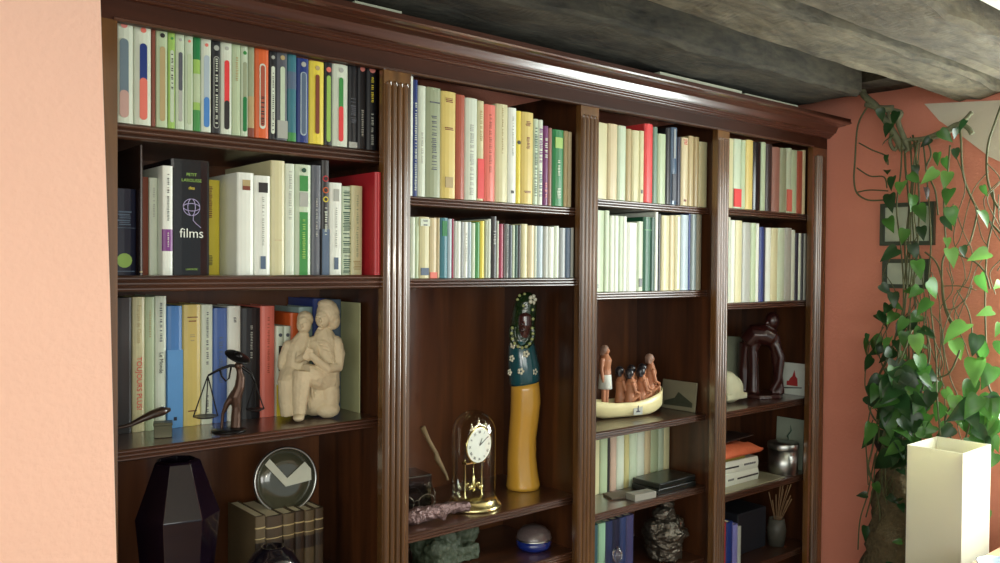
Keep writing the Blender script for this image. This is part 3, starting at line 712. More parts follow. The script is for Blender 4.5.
tag(link('wooden_spoon', bm, mat('dark_spoon_wood', (52, 36, 28), .3, coat=.4), smooth=True), 'dark polished wooden spoon-shaped piece resting across the tin box', 'spoon')

# faceted glass vase
vp = Vector((pY(177, 515, .13).x, .13, .8004)); kv = mpp(vp)
zt = pY(177, 459, .13).z-.8004; zs = pY(177, 517, .10).z-.8004
bm = bmesh.new(); n = 7; rr = [(30*kv, 0), (41*kv, zs), (33*kv, zs+.045), (22*kv, zt-.003), (19*kv, zt), (17*kv, zt), (16*kv, zt-.02), (27*kv, zs), (20*kv, .02), (0, .015)]
rr = [(0, 0)]+rr
lathe(bm, rr, n)
vm = mat('black_amethyst_glass', (17, 9, 19), .05, coat=.3, noise_amt=.6, scale=14, spec=.5)
fv = link('faceted_vase', bm, vm, loc=vp, rot=(0, 0, .48)); bv = fv.modifiers.new('b', 'BEVEL'); bv.width = .0022; bv.segments = 3; bv.limit_method = 'ANGLE'; bv.angle_limit = .2
tag(fv, 'large faceted black amethyst glass vase on the lower left shelf', 'vase')
# little round dark vase in front of leather books
dp = Vector((pY(273, 555, .062).x, .062, .8004)); kd = mpp(dp); top = pY(273, 546, .062).z-.8004
bm = bmesh.new(); R0 = 28*kd
lathe(bm, [(0, 0), (R0*.5, 0), (R0*.85, .02), (R0, top*.5), (R0*.93, top*.75), (R0*.66, top*.92), (R0*.45, top*.97), (R0*.42, top), (R0*.36, top), (R0*.36, top*.9), (0, top*.85)], 36)
tag(link('round_vase', bm, BLACKG, loc=dp, smooth=True), 'small rounded glossy black pot in front of the leather books', 'pot')
# round glass dish with pale strips
gp = pY(285.6, 479.6, .19); kg = mpp(gp); gd = empty('glass_dish', gp, facing(285.6), 'round metal-rimmed glass dish with pale strips standing on leather books', 'dish')
gd.rotation_euler = (math.radians(-8), 0, facing(285.6)+.35)
bm = bmesh.new(); lathe(bm, [(31*kg, -.006), (32.5*kg, -.004), (32.5*kg, .004), (31*kg, .006), (30*kg, .002), (30*kg, -.002), (31*kg, -.006)], 48); link('rim', bm, STEELM, gd, True, rot=(PI/2, 0, 0))
bm = bmesh.new(); lathe(bm, [(0, .004), (15*kg, .0035), (30.5*kg, 0), (30.5*kg, .001), (15*kg, .0045), (0, .006)], 48); link('disc', bm, mat('smoky_glass', (70, 70, 54), .08, coat=1), gd, True, rot=(PI/2, 0, 0))
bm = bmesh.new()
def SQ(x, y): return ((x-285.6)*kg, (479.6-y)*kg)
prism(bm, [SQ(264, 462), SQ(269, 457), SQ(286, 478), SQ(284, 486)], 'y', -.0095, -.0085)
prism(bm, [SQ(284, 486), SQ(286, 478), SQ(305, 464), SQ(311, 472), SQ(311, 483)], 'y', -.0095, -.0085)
link('pale_strip', bm, mat('pale_matte', (200, 204, 186), .6), gd)  # two pale strips forming a V in front of the disc

# ---------------------------------------------------------------- second bay ornaments
# tall ceramic lady
lp = Vector((pY(523, 486, .18).x, .18, .9145)); kl = mpp(lp)
lady = empty('ceramic_lady', lp, facing(524), 'tall slender ceramic lady, yellow skirt, teal flowered top', 'figurine')
def LQ(x, y, dy=0): return Vector(((x-524)*kl, dy, (491-y)*kl))
YEL = mat('yellow_glaze', (216, 164, 62), .18, coat=.8, noise_amt=.08, scale=12)
TEALG = mat('teal_glaze', (28, 82, 90), .15, coat=.8, noise_amt=.1)
DK = mat('dark_skin_glaze', (70, 38, 36), .15, coat=.8); GR = mat('leaf_glaze', (30, 52, 26), .2, coat=.6, noise_amt=.3, scale=60)
CRM = mat('cream_glaze', (226, 226, 200), .25, coat=.5)
bm = bmesh.new(); tube(bm, [LQ(524, 491.2), LQ(524, 488), LQ(523.5, 478), LQ(522.5, 460), LQ(523, 440), LQ(525, 420), LQ(526, 405), LQ(525.5, 392), LQ(525, 386)], [x*kl for x in (17, 17.2, 15.5, 14.5, 14, 14.5, 15, 14.6, 14.2)], 28); link('skirt', bm, YEL, lady, True)
bm = bmesh.new(); tube(bm, [LQ(525, 387), LQ(524.5, 384), LQ(524, 372), LQ(522.5, 360), LQ(521.5, 350), LQ(521.5, 343), LQ(522, 336)], [x*kl for x in (15, 15.6, 15.8, 14.8, 13.6, 11.5, 8)], 28); link('blouse', bm, TEALG, lady, True)
bm = bmesh.new(); tube(bm, [LQ(522, 350, -.006), LQ(523, 343, -.012), LQ(524, 336, -.020), LQ(524.5, 328, -.024), LQ(524.5, 320, -.022), LQ(524.5, 314, -.016)], [x*kl for x in (6, 6.5, 6, 7, 7, 4)], 18)
ell(bm, LQ(522.5, 327, -.0425), (1.5*kl, 2*kl, 2.6*kl)); ell(bm, LQ(522.5, 333, -.040), (2.6*kl, 1.2*kl, 1*kl)); hd = link('head', bm, DK, lady); fuse(hd, .0016, 2)
bm = bmesh.new(); tube(bm, [LQ(522, 350, .002), LQ(522, 340, .002), LQ(522.5, 328, .002), LQ(524, 315, .0), LQ(525.5, 305, .0), LQ(526, 299, 0), LQ(526, 296, 0)], [x*kl for x in (12.5, 12.5, 12.5, 12, 11, 8.5, 4)], 22)
pts = [LQ(522+10.5*math.cos(a), 336+14*math.sin(a), -.026-.006*math.sin(a)) for a in [PI*(-.15+1.3*k/22) for k in range(23)]]
tube(bm, pts, 3.0*kl, 8)
hr = link('hair_and_wreath', bm, GR, lady); fuse(hr, .002, 1, .001, 80)
GC = mat('green_cream_glaze', (176, 186, 120), .3, coat=.5)
bl = [LQ(522+10.5*math.cos(a), 336+14*math.sin(a), -.036-.006*math.sin(a)) for a in [PI*(-.12+1.24*k/10) for k in range(11)]]
bl += [LQ(517, 303, -.022), LQ(519, 299, -.024), LQ(524, 297.5, -.02), LQ(523, 309, -.03), LQ(532, 313, -.024), LQ(532.5, 322, -.028)]
for q_ in bl:
    bm = bmesh.new(); ell(bm, q_, 1.6*kl, 2); link('bead', bm, GC, lady, True)
bm = bmesh.new()
def flower(x, y, r, cx, R):
    dx = x-cx; dy = -math.sqrt(max(0, R*R-dx*dx))*kl-.0005; ang = math.asin(max(-1, min(1, dx/R)))
    for q in range(5):
        a = 2*PI*q/5; ell(bm, LQ(x+r*.6*math.cos(a)*math.cos(ang), y+r*.6*math.sin(a), dy+r*.6*math.cos(a)*math.sin(ang)*kl), (r*.45*kl, .0012, r*.45*kl), 1)
for (x, y) in ((526, 356), (521, 373), (534.5, 374), (512, 361), (510, 375), (513, 348)): flower(x, y, 3.6, 523.5, 15.6)
flower(532, 303, 5.5, 523.5, 12)
link('painted_flower', bm, CRM, lady, True)

# anniversary clock
cp_ = Vector((.953, .122, .9134)); kc = mpp(cp_); ck = empty('anniversary_clock', cp_, 0, 'brass anniversary clock with white dial under a glass dome', 'clock')
bm = bmesh.new(); lathe(bm, [(0, 0), (27.5*kc, 0), (28*kc, .005), (27*kc, .010), (24.5*kc, .014), (23.5*kc, .022), (22.5*kc, .026), (0, .026)], 48); link('base', bm, BRASS, ck, True)
bm = bmesh.new(); r = 22*kc; H = 97*kc-.02
pr = [(r, .018)]+[(r, .018+t*(H-r)) for t in (.3, .6, 1)]+[(r*math.cos(a), .018+H-r+r*math.sin(a)) for a in [PI/2*k/10 for k in range(1, 10)]]+[(0, .018+H)]
lathe(bm, pr, 48); link('glass_dome', bm, TG, ck, True)
dz = pY(479, 443.5, .118).z-.9134; dr = .13 # dial heading
for xx in (-.028, .028):
    bm = bmesh.new(); lathe(bm, [(.004, .026), (.0022, .03), (.0022, dz-.042), (.004, dz-.038), (0, dz-.036)], 12, (xx, 0, 0)); link('column', bm, BRASS, ck, True)
bm = bmesh.new(); box(bm, -.032, .032, -.01, .01, dz-.05, dz-.044, .001); link('bridge', bm, BRASS, ck)
dl = empty('dial', (0, -.02, dz), dr); dl.parent = ck
bm = bmesh.new(); lathe(bm, [(0, -.003), (.047, -.003), (.048, 0), (.047, .004), (.044, .003), (0, .003)], 48); o = link('bezel', bm, BRASS, dl, True, rot=(PI/2, 0, 0))
bm = bmesh.new(); lathe(bm, [(0, .0035), (.0445, .0035), (.0445, .003), (0, .003)], 48); link('face', bm, mat('white_enamel', (236, 238, 228), .3), dl, rot=(PI/2, 0, 0))
BK = pc((20, 20, 24))
for i, s in enumerate(['XII', 'I', 'II', 'III', 'IIII', 'V', 'VI', 'VII', 'VIII', 'IX', 'X', 'XI']):
    a = PI/2-i*PI/6; text('numeral', s, .0095, BK, dl, (.035*math.cos(a), -.0042, .035*math.sin(a)), (PI/2, PI/2-a, 0), sx=.8)
for nm, a, ln in (('hour_hand', 1.1, .02), ('minute_hand', .55, .031)):
    bm = bmesh.new(); prism(bm, [(0, -.0013), (ln, -.0005), (ln, .0005), (0, .0013)], 'y', -.0052, -.0046); link(nm, bm, BK, dl, rot=(0, -a, 0))
bm = bmesh.new()
for (dx, hz) in ((-.026, .052), (0, .064), (.026, .052)):
    ell(bm, (dx, 0, hz), (.004, .003, .004), 2); tube(bm, [(dx, 0, hz), (dx, 0, hz+.010)], [.0022, .0003], 8); ell(bm, (dx, 0, hz-.008), (.007, .003, .006), 2)
tube(bm, [(-.032, 0, .040), (-.026, 0, .046), (-.013, 0, .050), (0, 0, .056), (.013, 0, .050), (.026, 0, .046), (.032, 0, .040)], .004, 8)
link('crown', bm, mat('pale_brass', (226, 216, 190), .25, .8), dl, True)
bm = bmesh.new()
for q in range(4):
    a = q*PI/2+.4; ell(bm, (.02*math.cos(a), .02*math.sin(a), .055), .009, 2)
    tube(bm, [(0, 0, .055), (.02*math.cos(a), .02*math.sin(a), .055)], .002, 6)
tube(bm, [(0, 0, .05), (0, 0, dz-.05)], .0012, 6); lathe(bm, [(.004, .04), (.006, .055), (.003, .08), (0, .085)], 12)
link('pendulum', bm, BRASS, ck, True)

# small things at the left of the clock
sp2 = [pY(422.5, 427, .28), pY(429, 441, .275), pY(436, 453, .27), pY(437, 458, .265), pY(446, 474, .25), pY(448, 480, .24)]
bm = bmesh.new(); kk = mpp(sp2[0]); tube(bm, sp2, [r*kk for r in (2.8, 2.2, 2.2, 3, 1.4, 1.2)], 10)
tag(link('bone_handle', bm, mat('bone', (150, 128, 92), .5), smooth=True), 'beige stick with bone handle leaning left of the clock', 'stick')
bx = Vector((.80, .20, .9134))
bm = bmesh.new(); box(bm, -.07, .07, 0, .09, 0, .085, .004); bmesh.ops.translate(bm, verts=[], vec=(0, 0, 0))
tag(link('dark_box', bm, mat('black_lacquer', (22, 16, 14), .15, coat=.7), loc=bx, rot=(0, 0, -.1)), 'small black lacquered box behind the spectacles', 'box')
ge = empty('spectacles', (.80, .165, .9134), -.15, 'dark wire spectacles standing left of the glass-domed clock', 'glasses')
WR = mat('wire', (120, 112, 100), .25, .8)
for xx in (-.03, .03):
    bm = bmesh.new(); pts = [(xx+.023*math.cos(a), 0, .024+.020*math.sin(a)) for a in [2*PI*k/24 for k in range(25)]]; tube(bm, pts, .0016, 6); link('rim', bm, WR, ge, True)
    bm = bmesh.new(); s_ = 1 if xx > 0 else -1; tube(bm, [(xx+s_*.023, 0, .03), (xx+s_*.026, .004, .045), (xx+s_*.02, .02, .066)], .0014, 6); link('temple', bm, WR, ge, True)
bm = bmesh.new(); tube(bm, [(-.008, 0, .028), (0, -.003, .033), (.008, 0, .028)], .0014, 6); link('bridge', bm, WR, ge, True)
bm = bmesh.new(); p = Vector((.70, .135, .9134+.017)); ell(bm, (0, 0, 0), .017, 3)
tag(link('white_ball', bm, mat('white_marble', (214, 206, 190), .4), loc=p, smooth=True), 'small off-white ball half hidden behind the post', 'ball')
bm = bmesh.new(); kb = mpp((.82, .07, .92))
fp = [Vector((.70, .10, .9275)), Vector((.745, .085, .934)), Vector((.80, .075, .937)), Vector((.85, .085, .934)), Vector((.90, .075, .931))]
tube(bm, [fp[0], fp[1], fp[2]], [.016, .021, .017], 12); tube(bm, [fp[2], fp[3], fp[4]], [.017, .015, .013], 12)
tube(bm, [fp[2], Vector((.81, .052, .926))], [.014, .011], 10)
fo = link('foil_bundle', bm, mat('pinkish_foil', (132, 108, 106), .22, .5, bump=.9, bscale=110)); fuse(fo, .0025, 1, .003, 70)
fo.location.z += .0014
tag(fo, 'crumpled silvery pink wrapped bundle in front of the spectacles', 'bundle')
# lower shelf: green rock, blue box, pale dish
rp_ = Vector((.90, .17, .7574)); bm = bmesh.new()
for q in range(11):
    ell(bm, (random.uniform(-.085, .085), random.uniform(-.03, .03), .05+random.uniform(-.02, .025)), random.uniform(.03, .045), 2)
box(bm, -.09, .09, -.03, .03, 0, .04)
ro = link('green_rock', bm, mat('mossy_mineral', (66, 76, 58), .6, scale=50, noise_amt=.35, bump=.8)); ro.location = rp_; fuse(ro, .004, 1, .006, 45)
tag(ro, 'rough greenish mineral rock on the shelf below the clock', 'rock')
bp_ = Vector((pZ(535, 552, .757).x+.02, .12, .7574)); kx = mpp(bp_); bb_ = empty('domed_box', bp_, 0, 'small blue round box with a speckled domed lid', 'box')
bm = bmesh.new(); lathe(bm, [(0, 0), (15*kx, 0), (17*kx, .008), (17.5*kx, .026), (0, .026)], 36); link('base', bm, mat('cobalt', (26, 44, 120), .15, coat=.8), bb_, True)
bm = bmesh.new(); lathe(bm, [(17.8*kx, .027), (17.8*kx, .031), (0, .031)], 36); link('band', bm, STEELM, bb_, True)
bm = bmesh.new(); lathe(bm, [(17.5*kx, .031), (16.5*kx, .045), (12*kx, .058), (6*kx, .064), (0, .066)], 36); link('lid', bm, mat('speckled_lid', (96, 84, 84), .3, scale=300, noise_amt=.6, coat=.5), bb_, True)
bm = bmesh.new(); lathe(bm, [(0, 0), (.03, 0), (.05, .03), (.052, .045), (.049, .045), (.045, .03), (0, .006)], 36)
tag(link('pale_bowl', bm, mat('celadon', (120, 140, 126), .2, coat=.6), loc=(.735, .075, .7574), smooth=True), 'pale celadon bowl at the left of the green rock', 'bowl')

# ---------------------------------------------------------------- third bay ornaments
# wooden boat with oarsmen
bt = empty('model_boat', (1.60, .17, 1.0734), .0, 'cream wooden model boat carrying painted figures on the third shelf', 'model boat')
bt.rotation_euler = (0, 0, -.22)
bm = bmesh.new(); n = 16; rings = []
Lb = .30
for i in range(n+1):
    t = i/n; x = -Lb/2+Lb*t
    hw = .046*math.sin(PI*min(1, max(.0, .12+t*.80)))**.6 if t < .5 else .046*(max(0, 1-((t-.5)/.5)**2.6))**.6+.004
    zb = .002+.026*max(0, (t-.72)/.28)**2+.022*max(0, (.25-t)/.25)**2
    ztp = .052+.034*max(0, (t-.5)/.5)**1.6+.012*max(0, (.3-t)/.3)
    r = []
    for a, b in ((-1, 1), (-.97, .65), (-.8, .2), (-.35, 0), (.35, 0), (.8, .2), (.97, .65), (1, 1), (.85, 1), (.8, .78), (-.8, .78), (-.85, 1)):
        r.append(bm.verts.new((x, a*hw, zb+(ztp-zb)*b)))
    rings.append(r)
for i in range(n):
    for k in range(12): bm.faces.new((rings[i][k], rings[i+1][k], rings[i+1][(k+1) % 12], rings[i][(k+1) % 12]))
bm.faces.new(rings[0]); bm.faces.new(rings[-1][::-1])
link('hull', bm, mat('cream_paint', (232, 222, 170), .35, coat=.3, noise_amt=.1, scale=20), bt, True)
bm = bmesh.new(); box(bm, .002, .036, -.0480, -.044, .012, .046); box(bm, .017, .021, -.0488, -.047, .020, .042, mi=1); box(bm, .012, .026, -.0488, -.047, .020, .024, mi=1)
link('side_emblem', bm, [pc('lgrey'), pc('navy')], bt)
SKIN = mat('painted_skin', (178, 120, 86), .45, noise_amt=.1); HAIRB = mat('painted_black_hair', (34, 34, 40), .3, coat=.4); KILT = mat('painted_kilt', (226, 232, 222), .6)
def figure(x, y, z, h, stand, head='black', rz=0):
    t = empty('figurine', (0, 0, 0)); t.parent = bt; t.location = (x, y, z); t.rotation_euler = (0, 0, rz)
    bm = bmesh.new()
    if stand:
        for s in (-1, 1):
            tube(bm, [(s*.010, 0, 0), (s*.011, 0, h*.25), (s*.010, 0, h*.5)], [.006, .008, .010], 10)
            tube(bm, [(s*.021, 0, h*.80), (s*.026, 0, h*.62), (s*.025, -.004, h*.45)], [.007, .006, .005], 8)
            ell(bm, (s*.025, -.005, h*.42), (.005, .004, .007), 1)
        tube(bm, [(0, 0, h*.45), (0, 0, h*.6), (0, 0, h*.76), (0, 0, h*.82), (0, 0, h*.88)], [.018, .015, .021, .014, .007], 14)
        hz = h*.915
    else:
        tube(bm, [(0, 0, 0), (0, 0, h*.3), (0, -.003, h*.55), (0, -.004, h*.66), (0, -.004, h*.76)], [.018, .015, .019, .013, .007], 14)
        for s in (-1, 1):
            tube(bm, [(s*.018, 0, h*.62), (s*.024, -.008, h*.36), (s*.014, -.028, h*.3)], [.0065, .0055, .0045], 8)
            tube(bm, [(s*.010, 0, h*.1), (s*.013, -.026, h*.25), (s*.012, -.028, 0)], [.009, .008, .006], 8)
        hz = h*.84
    ell(bm, (0, -.003, hz), (.0105, .011, .0135), 2); ell(bm, (0, -.0145, hz), (.002, .003, .003), 1)
    o = link('body', bm, SKIN, t); fuse(o, .002, 2)
    bm = bmesh.new(); ell(bm, (0, .003, hz+.003), (.0155, .0150, .0160), 2); box(bm, -.013, .013, .001, .013, hz-.014, hz)
    o = link('hair', bm, HAIRB if head == 'black' else mat('greyish_head', (150, 120, 104), .4), t); fuse(o, .002, 2)
    if stand:
        bm = bmesh.new(); lathe(bm, [(.019, h*.52), (.0225, h*.28), (.021, h*.28), (.017, h*.5), (.019, h*.52)], 20); link('kilt', bm, KILT, t, True)
    return t
figure(-.082, -.012, .044, .185, True, 'grey', .5)
for i, (x, y, hh) in enumerate(((-.006, .014, .118), (.012, -.014, .112), (.040, .014, .12), (.058, -.012, .114), (.082, .012, .122))):
    figure(x, y, .042+.05*max(0, x)*.6, hh, False, 'black', 1.4)
figure(.104, .004, .056, .145, False, 'grey', 1.4)
# picture plaque
pl = empty('picture_plaque', (1.845-.075, .235, 1.0734), 0, 'small grey plaque with a dark landscape picture beside the model boat', 'picture')
ya, yb2 = pX(663, 405, 1.846).y, pX(697, 411, 1.846).y
pl.location = (1.832, (ya+yb2)/2, 1.0745); wd = abs(ya-yb2)/2; pl.rotation_euler = (math.radians(-7), 0, -PI/2)
hp = 29*mpp(pl.location)
bm = bmesh.new(); box(bm, -wd, wd, 0, .006, 0, hp, .001); link('panel', bm, mat('grey_card', (126, 122, 100), .5, scale=12, noise_amt=.2), pl)
bm = bmesh.new(); prism(bm, [(-wd*.8, hp*.25), (-wd*.2, hp*.4), (.0, hp*.62), (wd*.3, hp*.5), (wd*.85, hp*.3), (wd*.85, hp*.15), (-wd*.8, hp*.12)], 'y', -.0006, 0); link('landscape', bm, mat('dark_ink', (60, 64, 50), .5, scale=60, noise_amt=.5), pl)
# black boxes and leaflets, fourth shelf
for i, (zz, dx, rr_) in enumerate(((0, 0, -.02), (.0185, .004, .04))):
    bm = bmesh.new(); box(bm, -.095, .095, -.055, .055, 0, .018, .003)
    tag(link('black_case', bm, mat('black_case', (18, 22, 20), .3, coat=.3), loc=(1.735, .115, .8374+zz), rot=(0, 0, rr_)), ['flat black case at the bottom of the pair on fourth shelf', 'flat black case lying on top of the other case'][i], 'case', 'flat black cases')
bm = bmesh.new(); box(bm, -.045, .045, -.03, .03, 0, .007, .001)
tag(link('leaflet_pack', bm, mat('grey_brown_card', (98, 86, 72), .6), loc=(1.54, .13, .8374), rot=(0, 0, -.35)), 'flat brownish leaflet pack in front of the pale books', 'leaflets')
bm = bmesh.new(); box(bm, -.045, .045, -.02, .02, 0, .02, .001)
tag(link('card_box', bm, mat('grey_card_box', (140, 138, 128), .5), loc=(1.575, .075, .8374), rot=(0, 0, -.1)), 'small grey card box near the edge of the fourth shelf', 'box')
# dark cast sculpture, lower shelf
ks = mpp((1.70, .1, .6)); zt_ = pY(660, 507, .1).z
bm = bmesh.new(); tube(bm, [(0, 0, 0), (0, 0, .06), (-.005, 0, .12), (.0, 0, .17)], [.055, .06, .07, .04], 14)
for (x, z, r) in ((-.04, .15, .035), (.04, .15, .035), (.01, .20, .035), (-.03, .21, .03), (.02, .235, .025), (.075, .14, .022), (.06, .1, .03)): ell(bm, (x, random.uniform(-.02, .01), z), r, 2)
so2 = link('cast_sculpture', bm, mat('dark_pewter', (96, 90, 80), .28, .75, scale=60, noise_amt=.5, bump=.8, bscale=70)); so2.location = (1.755, .13, .6004); fuse(so2, .0035, 1, .007, 38)
so2.scale = (1, 1, (zt_-.60)/.26)
tag(so2, 'rough dark pewter sculpture at the right of the blue books', 'sculpture')
bm = bmesh.new(); go = Vector((pY(620, 556, .03).x, .043, .6004)); zz = pY(620, 545, .04).z-.6
lathe(bm, [(0, 0), (.012, 0), (.004, .01), (.004, zz*.6), (.014, zz*.72), (.015, zz*.85), (.006, zz*.95), (0, zz)], 20)
for o_ in [tag(link('glass_ornament', bm, GLASS, loc=go, smooth=True), 'clear glass ornament on stem in front of the blue books', 'ornament')]: o_.location.y = .04
for o in list(C.objects):
    if o.get('group', '') == 'books on the lower shelf of the third bay': o.location.y += .015

# ---------------------------------------------------------------- fourth bay ornaments
p0 = pY(745, 321, .2)
bm = bmesh.new(); prism(bm, [(-.10, 0), (.055, 0), (.065, .09), (.052, .15), (.048, .215), (-.1, .225)], 'y', 0, .02)
bmesh.ops.bevel(bm, geom=list(bm.edges), offset=.003, segments=2, affect='EDGES')
tag(link('grey_slab', bm, mat('grey_green_board', (128, 134, 116), .6, scale=14, noise_amt=.15), loc=(pY(745, 340, .24).x-.055, .24, 1.0704), rot=(-.06, 0, -.1)), 'tall grey-green slab leaning at the left of the carved figure', 'slab')
bm = bmesh.new(); ell(bm, (0, 0, .035), (.06, .04, .05), 3); ell(bm, (-.02, 0, .06), (.045, .035, .04), 3); box(bm, -.06, .06, -.035, .035, 0, .02)
so3 = link('white_stone', bm, mat('white_stone', (208, 208, 176), .6)); so3.location = (2.125, .14, 1.0704); fuse(so3, .004, 3)
tag(so3, 'rounded off-white stone in front of the grey-green slab', 'stone')
# dark carved stooping figure
fx = Vector((pZ(763, 397, 1.07).x, .155, 1.0704)); kf = mpp(fx)
def CQ(x, y, dy=0): return Vector(((x-763)*kf, dy, (398-y)*kf))
bm = bmesh.new()
def cl(pts, rad): tube(bm, [CQ(*p) for p in pts], [r*kf for r in rad], 12)
cl([(764, 394, 0), (764, 398, 0)], [20, 21])
cl([(757, 394, -.01), (757, 375, -.01), (756, 352, -.008), (758, 340, 0)], [6, 5, 5.5, 8])
cl([(748, 394, .01), (747, 370, .01), (750, 345, .01)], [6, 6, 8])
cl([(782, 394, 0), (780, 372, 0), (778, 350, 0), (774, 338, 0)], [5, 4.5, 6, 8])
cl([(750, 345, 0), (758, 336, 0), (768, 336, 0), (776, 340, 0)], [9, 11, 11, 9])
cl([(772, 336, 0), (773, 328, 0)], [6, 5]); ell(bm, CQ(774, 322), (7*kf, 7.5*kf, 9*kf), 3); ell(bm, CQ(769, 324, -.012), (3*kf, 4*kf, 3*kf), 2)
cl([(778, 345, -.01), (783, 358, -.012), (781, 380, -.012), (775, 392, -.01)], [4.5, 4, 3.5, 4])
cf = link('carved_figure', bm, DWOOD); cf.location = fx; cf.rotation_euler = (0, 0, facing(763)); fuse(cf, .0035, 3)
tag(cf, 'dark reddish carved wooden figure stooping on the third shelf', 'sculpture')
bm = bmesh.new(); cq = pY(770, 372, .25); lathe(bm, [(0, 0), (.006, 0), (.008, .02), (.016, .05), (.015, .055), (.012, .05), (0, .02)], 20)
tag(link('white_cup', bm, KILT, loc=(cq.x, .25, 1.0704+.0), smooth=True), 'small white flared cup behind the carved figure', 'cup').scale = (1, 1, 1.4)
def card(name, label, x0, x1, yt, ybm, Y, zs, colr, tilt=-.12, extra=None):
    XP = bay[3][1]-.012; ya, yb2 = pX(x0, ybm, XP).y, pX(x1, ybm, XP).y; wd = abs(ya-yb2)
    h = pX((x0+x1)/2, yt, XP+.006).z-zs
    e = empty(name, (XP-.006, (ya+yb2)/2, zs+.0006), 0, label, 'card'); e.rotation_euler = (-.05, 0, -PI/2)
    bm = bmesh.new(); box(bm, -wd/2, wd/2, 0, .002, 0, h); link('card_stock', bm, colr, e)
    extra(e, wd, h); return e
def ex1(e, w, h):
    bm = bmesh.new(); prism(bm, [(-w*.28, h*.28), (w*.18, h*.28), (w*.16, h*.52), (w*.08, h*.58), (w*.02, h*.78), (-w*.05, h*.58), (-w*.15, h*.5), (-w*.2, h*.42), (-w*.28, h*.42)], 'y', -.0008, 0); link('red_silhouette', bm, pc((176, 56, 56)), e)
    bm = bmesh.new(); prism(bm, [(-w*.45, h*.16), (w*.35, h*.23), (w*.35, h*.26), (-w*.45, h*.2)], 'y', -.0008, 0); link('ground_line', bm, pc('dark'), e)
def ex2(e, w, h):
    bm = bmesh.new(); tube(bm, [(w*.02, -.001, h*.86), (w*.06, -.001, h*.75), (-w*.06, -.001, h*.64), (-w*.02, -.001, h*.55)], [.0006, .006, .008, .001], 6, sq=.15)
    tube(bm, [(-w*.02, -.001, h*.56), (w*.12, -.001, h*.42), (w*.45, -.001, h*.5)], [.001, .0022, .001], 6, sq=.3); tube(bm, [(w*.12, -.001, h*.42), (w*.2, -.001, h*.2), (w*.1, -.001, h*.06)], [.002, .0018, .003], 6, sq=.3)
    link('branch_drawing', bm, pc('dgreen'), e)
card('postcard', 'white postcard with a red building silhouette, right of carved figure', 782, 806, 363, 391, .16, 1.07, mat('white_card', (214, 222, 212), .6), extra=ex1)
card('picture_card', 'grey-green card with a dark branch behind the silver tin', 776, 803, 418, 463, .17, .79, mat('grey_green_card', (140, 150, 134), .6), extra=ex2)
# silver tin
tn = Vector((2.385, .085, .7904)); kn = mpp(tn); ti = empty('silver_tin', tn, 0, 'shiny silver cylindrical tin beside the white books', 'tin')
bm = bmesh.new(); lathe(bm, [(0, 0), (14*kn, 0), (14.5*kn, .002), (14.5*kn, 25*kn), (0, 25*kn)], 40); link('body', bm, STEELM, ti, True)
bm = bmesh.new(); lathe(bm, [(15*kn, 25*kn), (15.2*kn, 26*kn), (15.2*kn, 30*kn), (14.4*kn, 31*kn), (0, 31*kn)], 40); link('lid', bm, STEELM, ti, True)
# two white books lying flat + folded things
wz = .7904
xw0, xw1 = 1.935, 2.225
bm = bmesh.new(); box(bm, 1.915, 2.33, .04, .17, 0, .0035, .001)  # thin pale sheet on the shelf below the flat books
tag(link('pale_sheet', bm, mat('pale_satin', (168, 164, 136), .35, coat=.4), loc=(0, 0, wz)), 'thin pale sheet under the stacked white books', 'mat')
for i in range(2):
    hh = .042; z0 = wz+.0038+i*(hh+.0004)
    o = empty('white_book', (2.125-.012*i, .085, z0), -.06*i, ['lower of two white paperbacks lying flat beside the tin', 'upper of two white paperbacks lying flat beside the tin'][i], 'book', 'white books lying flat')
    w = .2
    pts = [(.11, 0), (.002, 0)]+[(-.004*math.sin(PI*k/6)+.002, hh*k/6) for k in range(1, 6)]+[(.002, hh), (.11, hh), (.11, hh-.002), (.006, hh-.002), (.006, .002), (.11, .002)]
    bm = bmesh.new(); prism(bm, pts, 'x', -w/2, w/2); link('cover', bm, pc('bwhite'), o)
    link('pages', B(-w/2+.002, w/2-.002, .007, .108, .0022, hh-.0022), PAPER, o)
    bm = bmesh.new()
    box(bm, (-.09 if i else -.03), (-.01 if i else w*.48), -.0028, -.0005, hh*.42, hh*.55)
    link('spine_title', bm, pc('dark'), o)
    bm = bmesh.new()
    for q in range(6): box(bm, .02+q*.011 if i else -.085+q*.006, .028+q*.011 if i else -.082+q*.006, -.0028, -.0005, hh*.45, hh*.6)
    link('spine_lettering', bm, pc('grey'), o)
z1 = wz+.0038+2*.0424
for i, (c, x0, x1) in enumerate((((150, 140, 60), 2.02, 2.15), ((70, 30, 40), 1.99, 2.19))):
    tag(link('thin_booklet', B(x0, x1, .09, .18, 0, .008, .001), pc(c), loc=(0, 0, z1+.0006+i*.0086)), ['olive yellow booklet on the white books', 'dark maroon booklet beneath the orange bag'][i], 'booklet')
z2 = z1+.0006+.0174
bm = bmesh.new(); n = 14
g = bmesh.ops.create_grid(bm, x_segments=26, y_segments=12, size=1)
for v in bm.verts:
    x, y = v.co.x, v.co.y; ed = max(0, 1-abs(x)**4)*max(0, 1-abs(y)**4)
    v.co = Vector((x*.14, y*.065, .012+.022*ed+.006*noise.noise(Vector((x*3, y*3, 1)))*1.5))
r_ = bmesh.ops.extrude_face_region(bm, geom=list(bm.faces))
for v in [v for v in r_['geom'] if isinstance(v, bmesh.types.BMVert)]: v.co.z = .0005+max(0, abs(v.co.x)/.14-.9)*.05
tag(link('orange_bag', bm, mat('orange_cloth', (208, 104, 66), .7, bump=.3), loc=(2.085, .13, z2), smooth=True), 'folded orange cloth bag lying on top of the white books', 'bag')
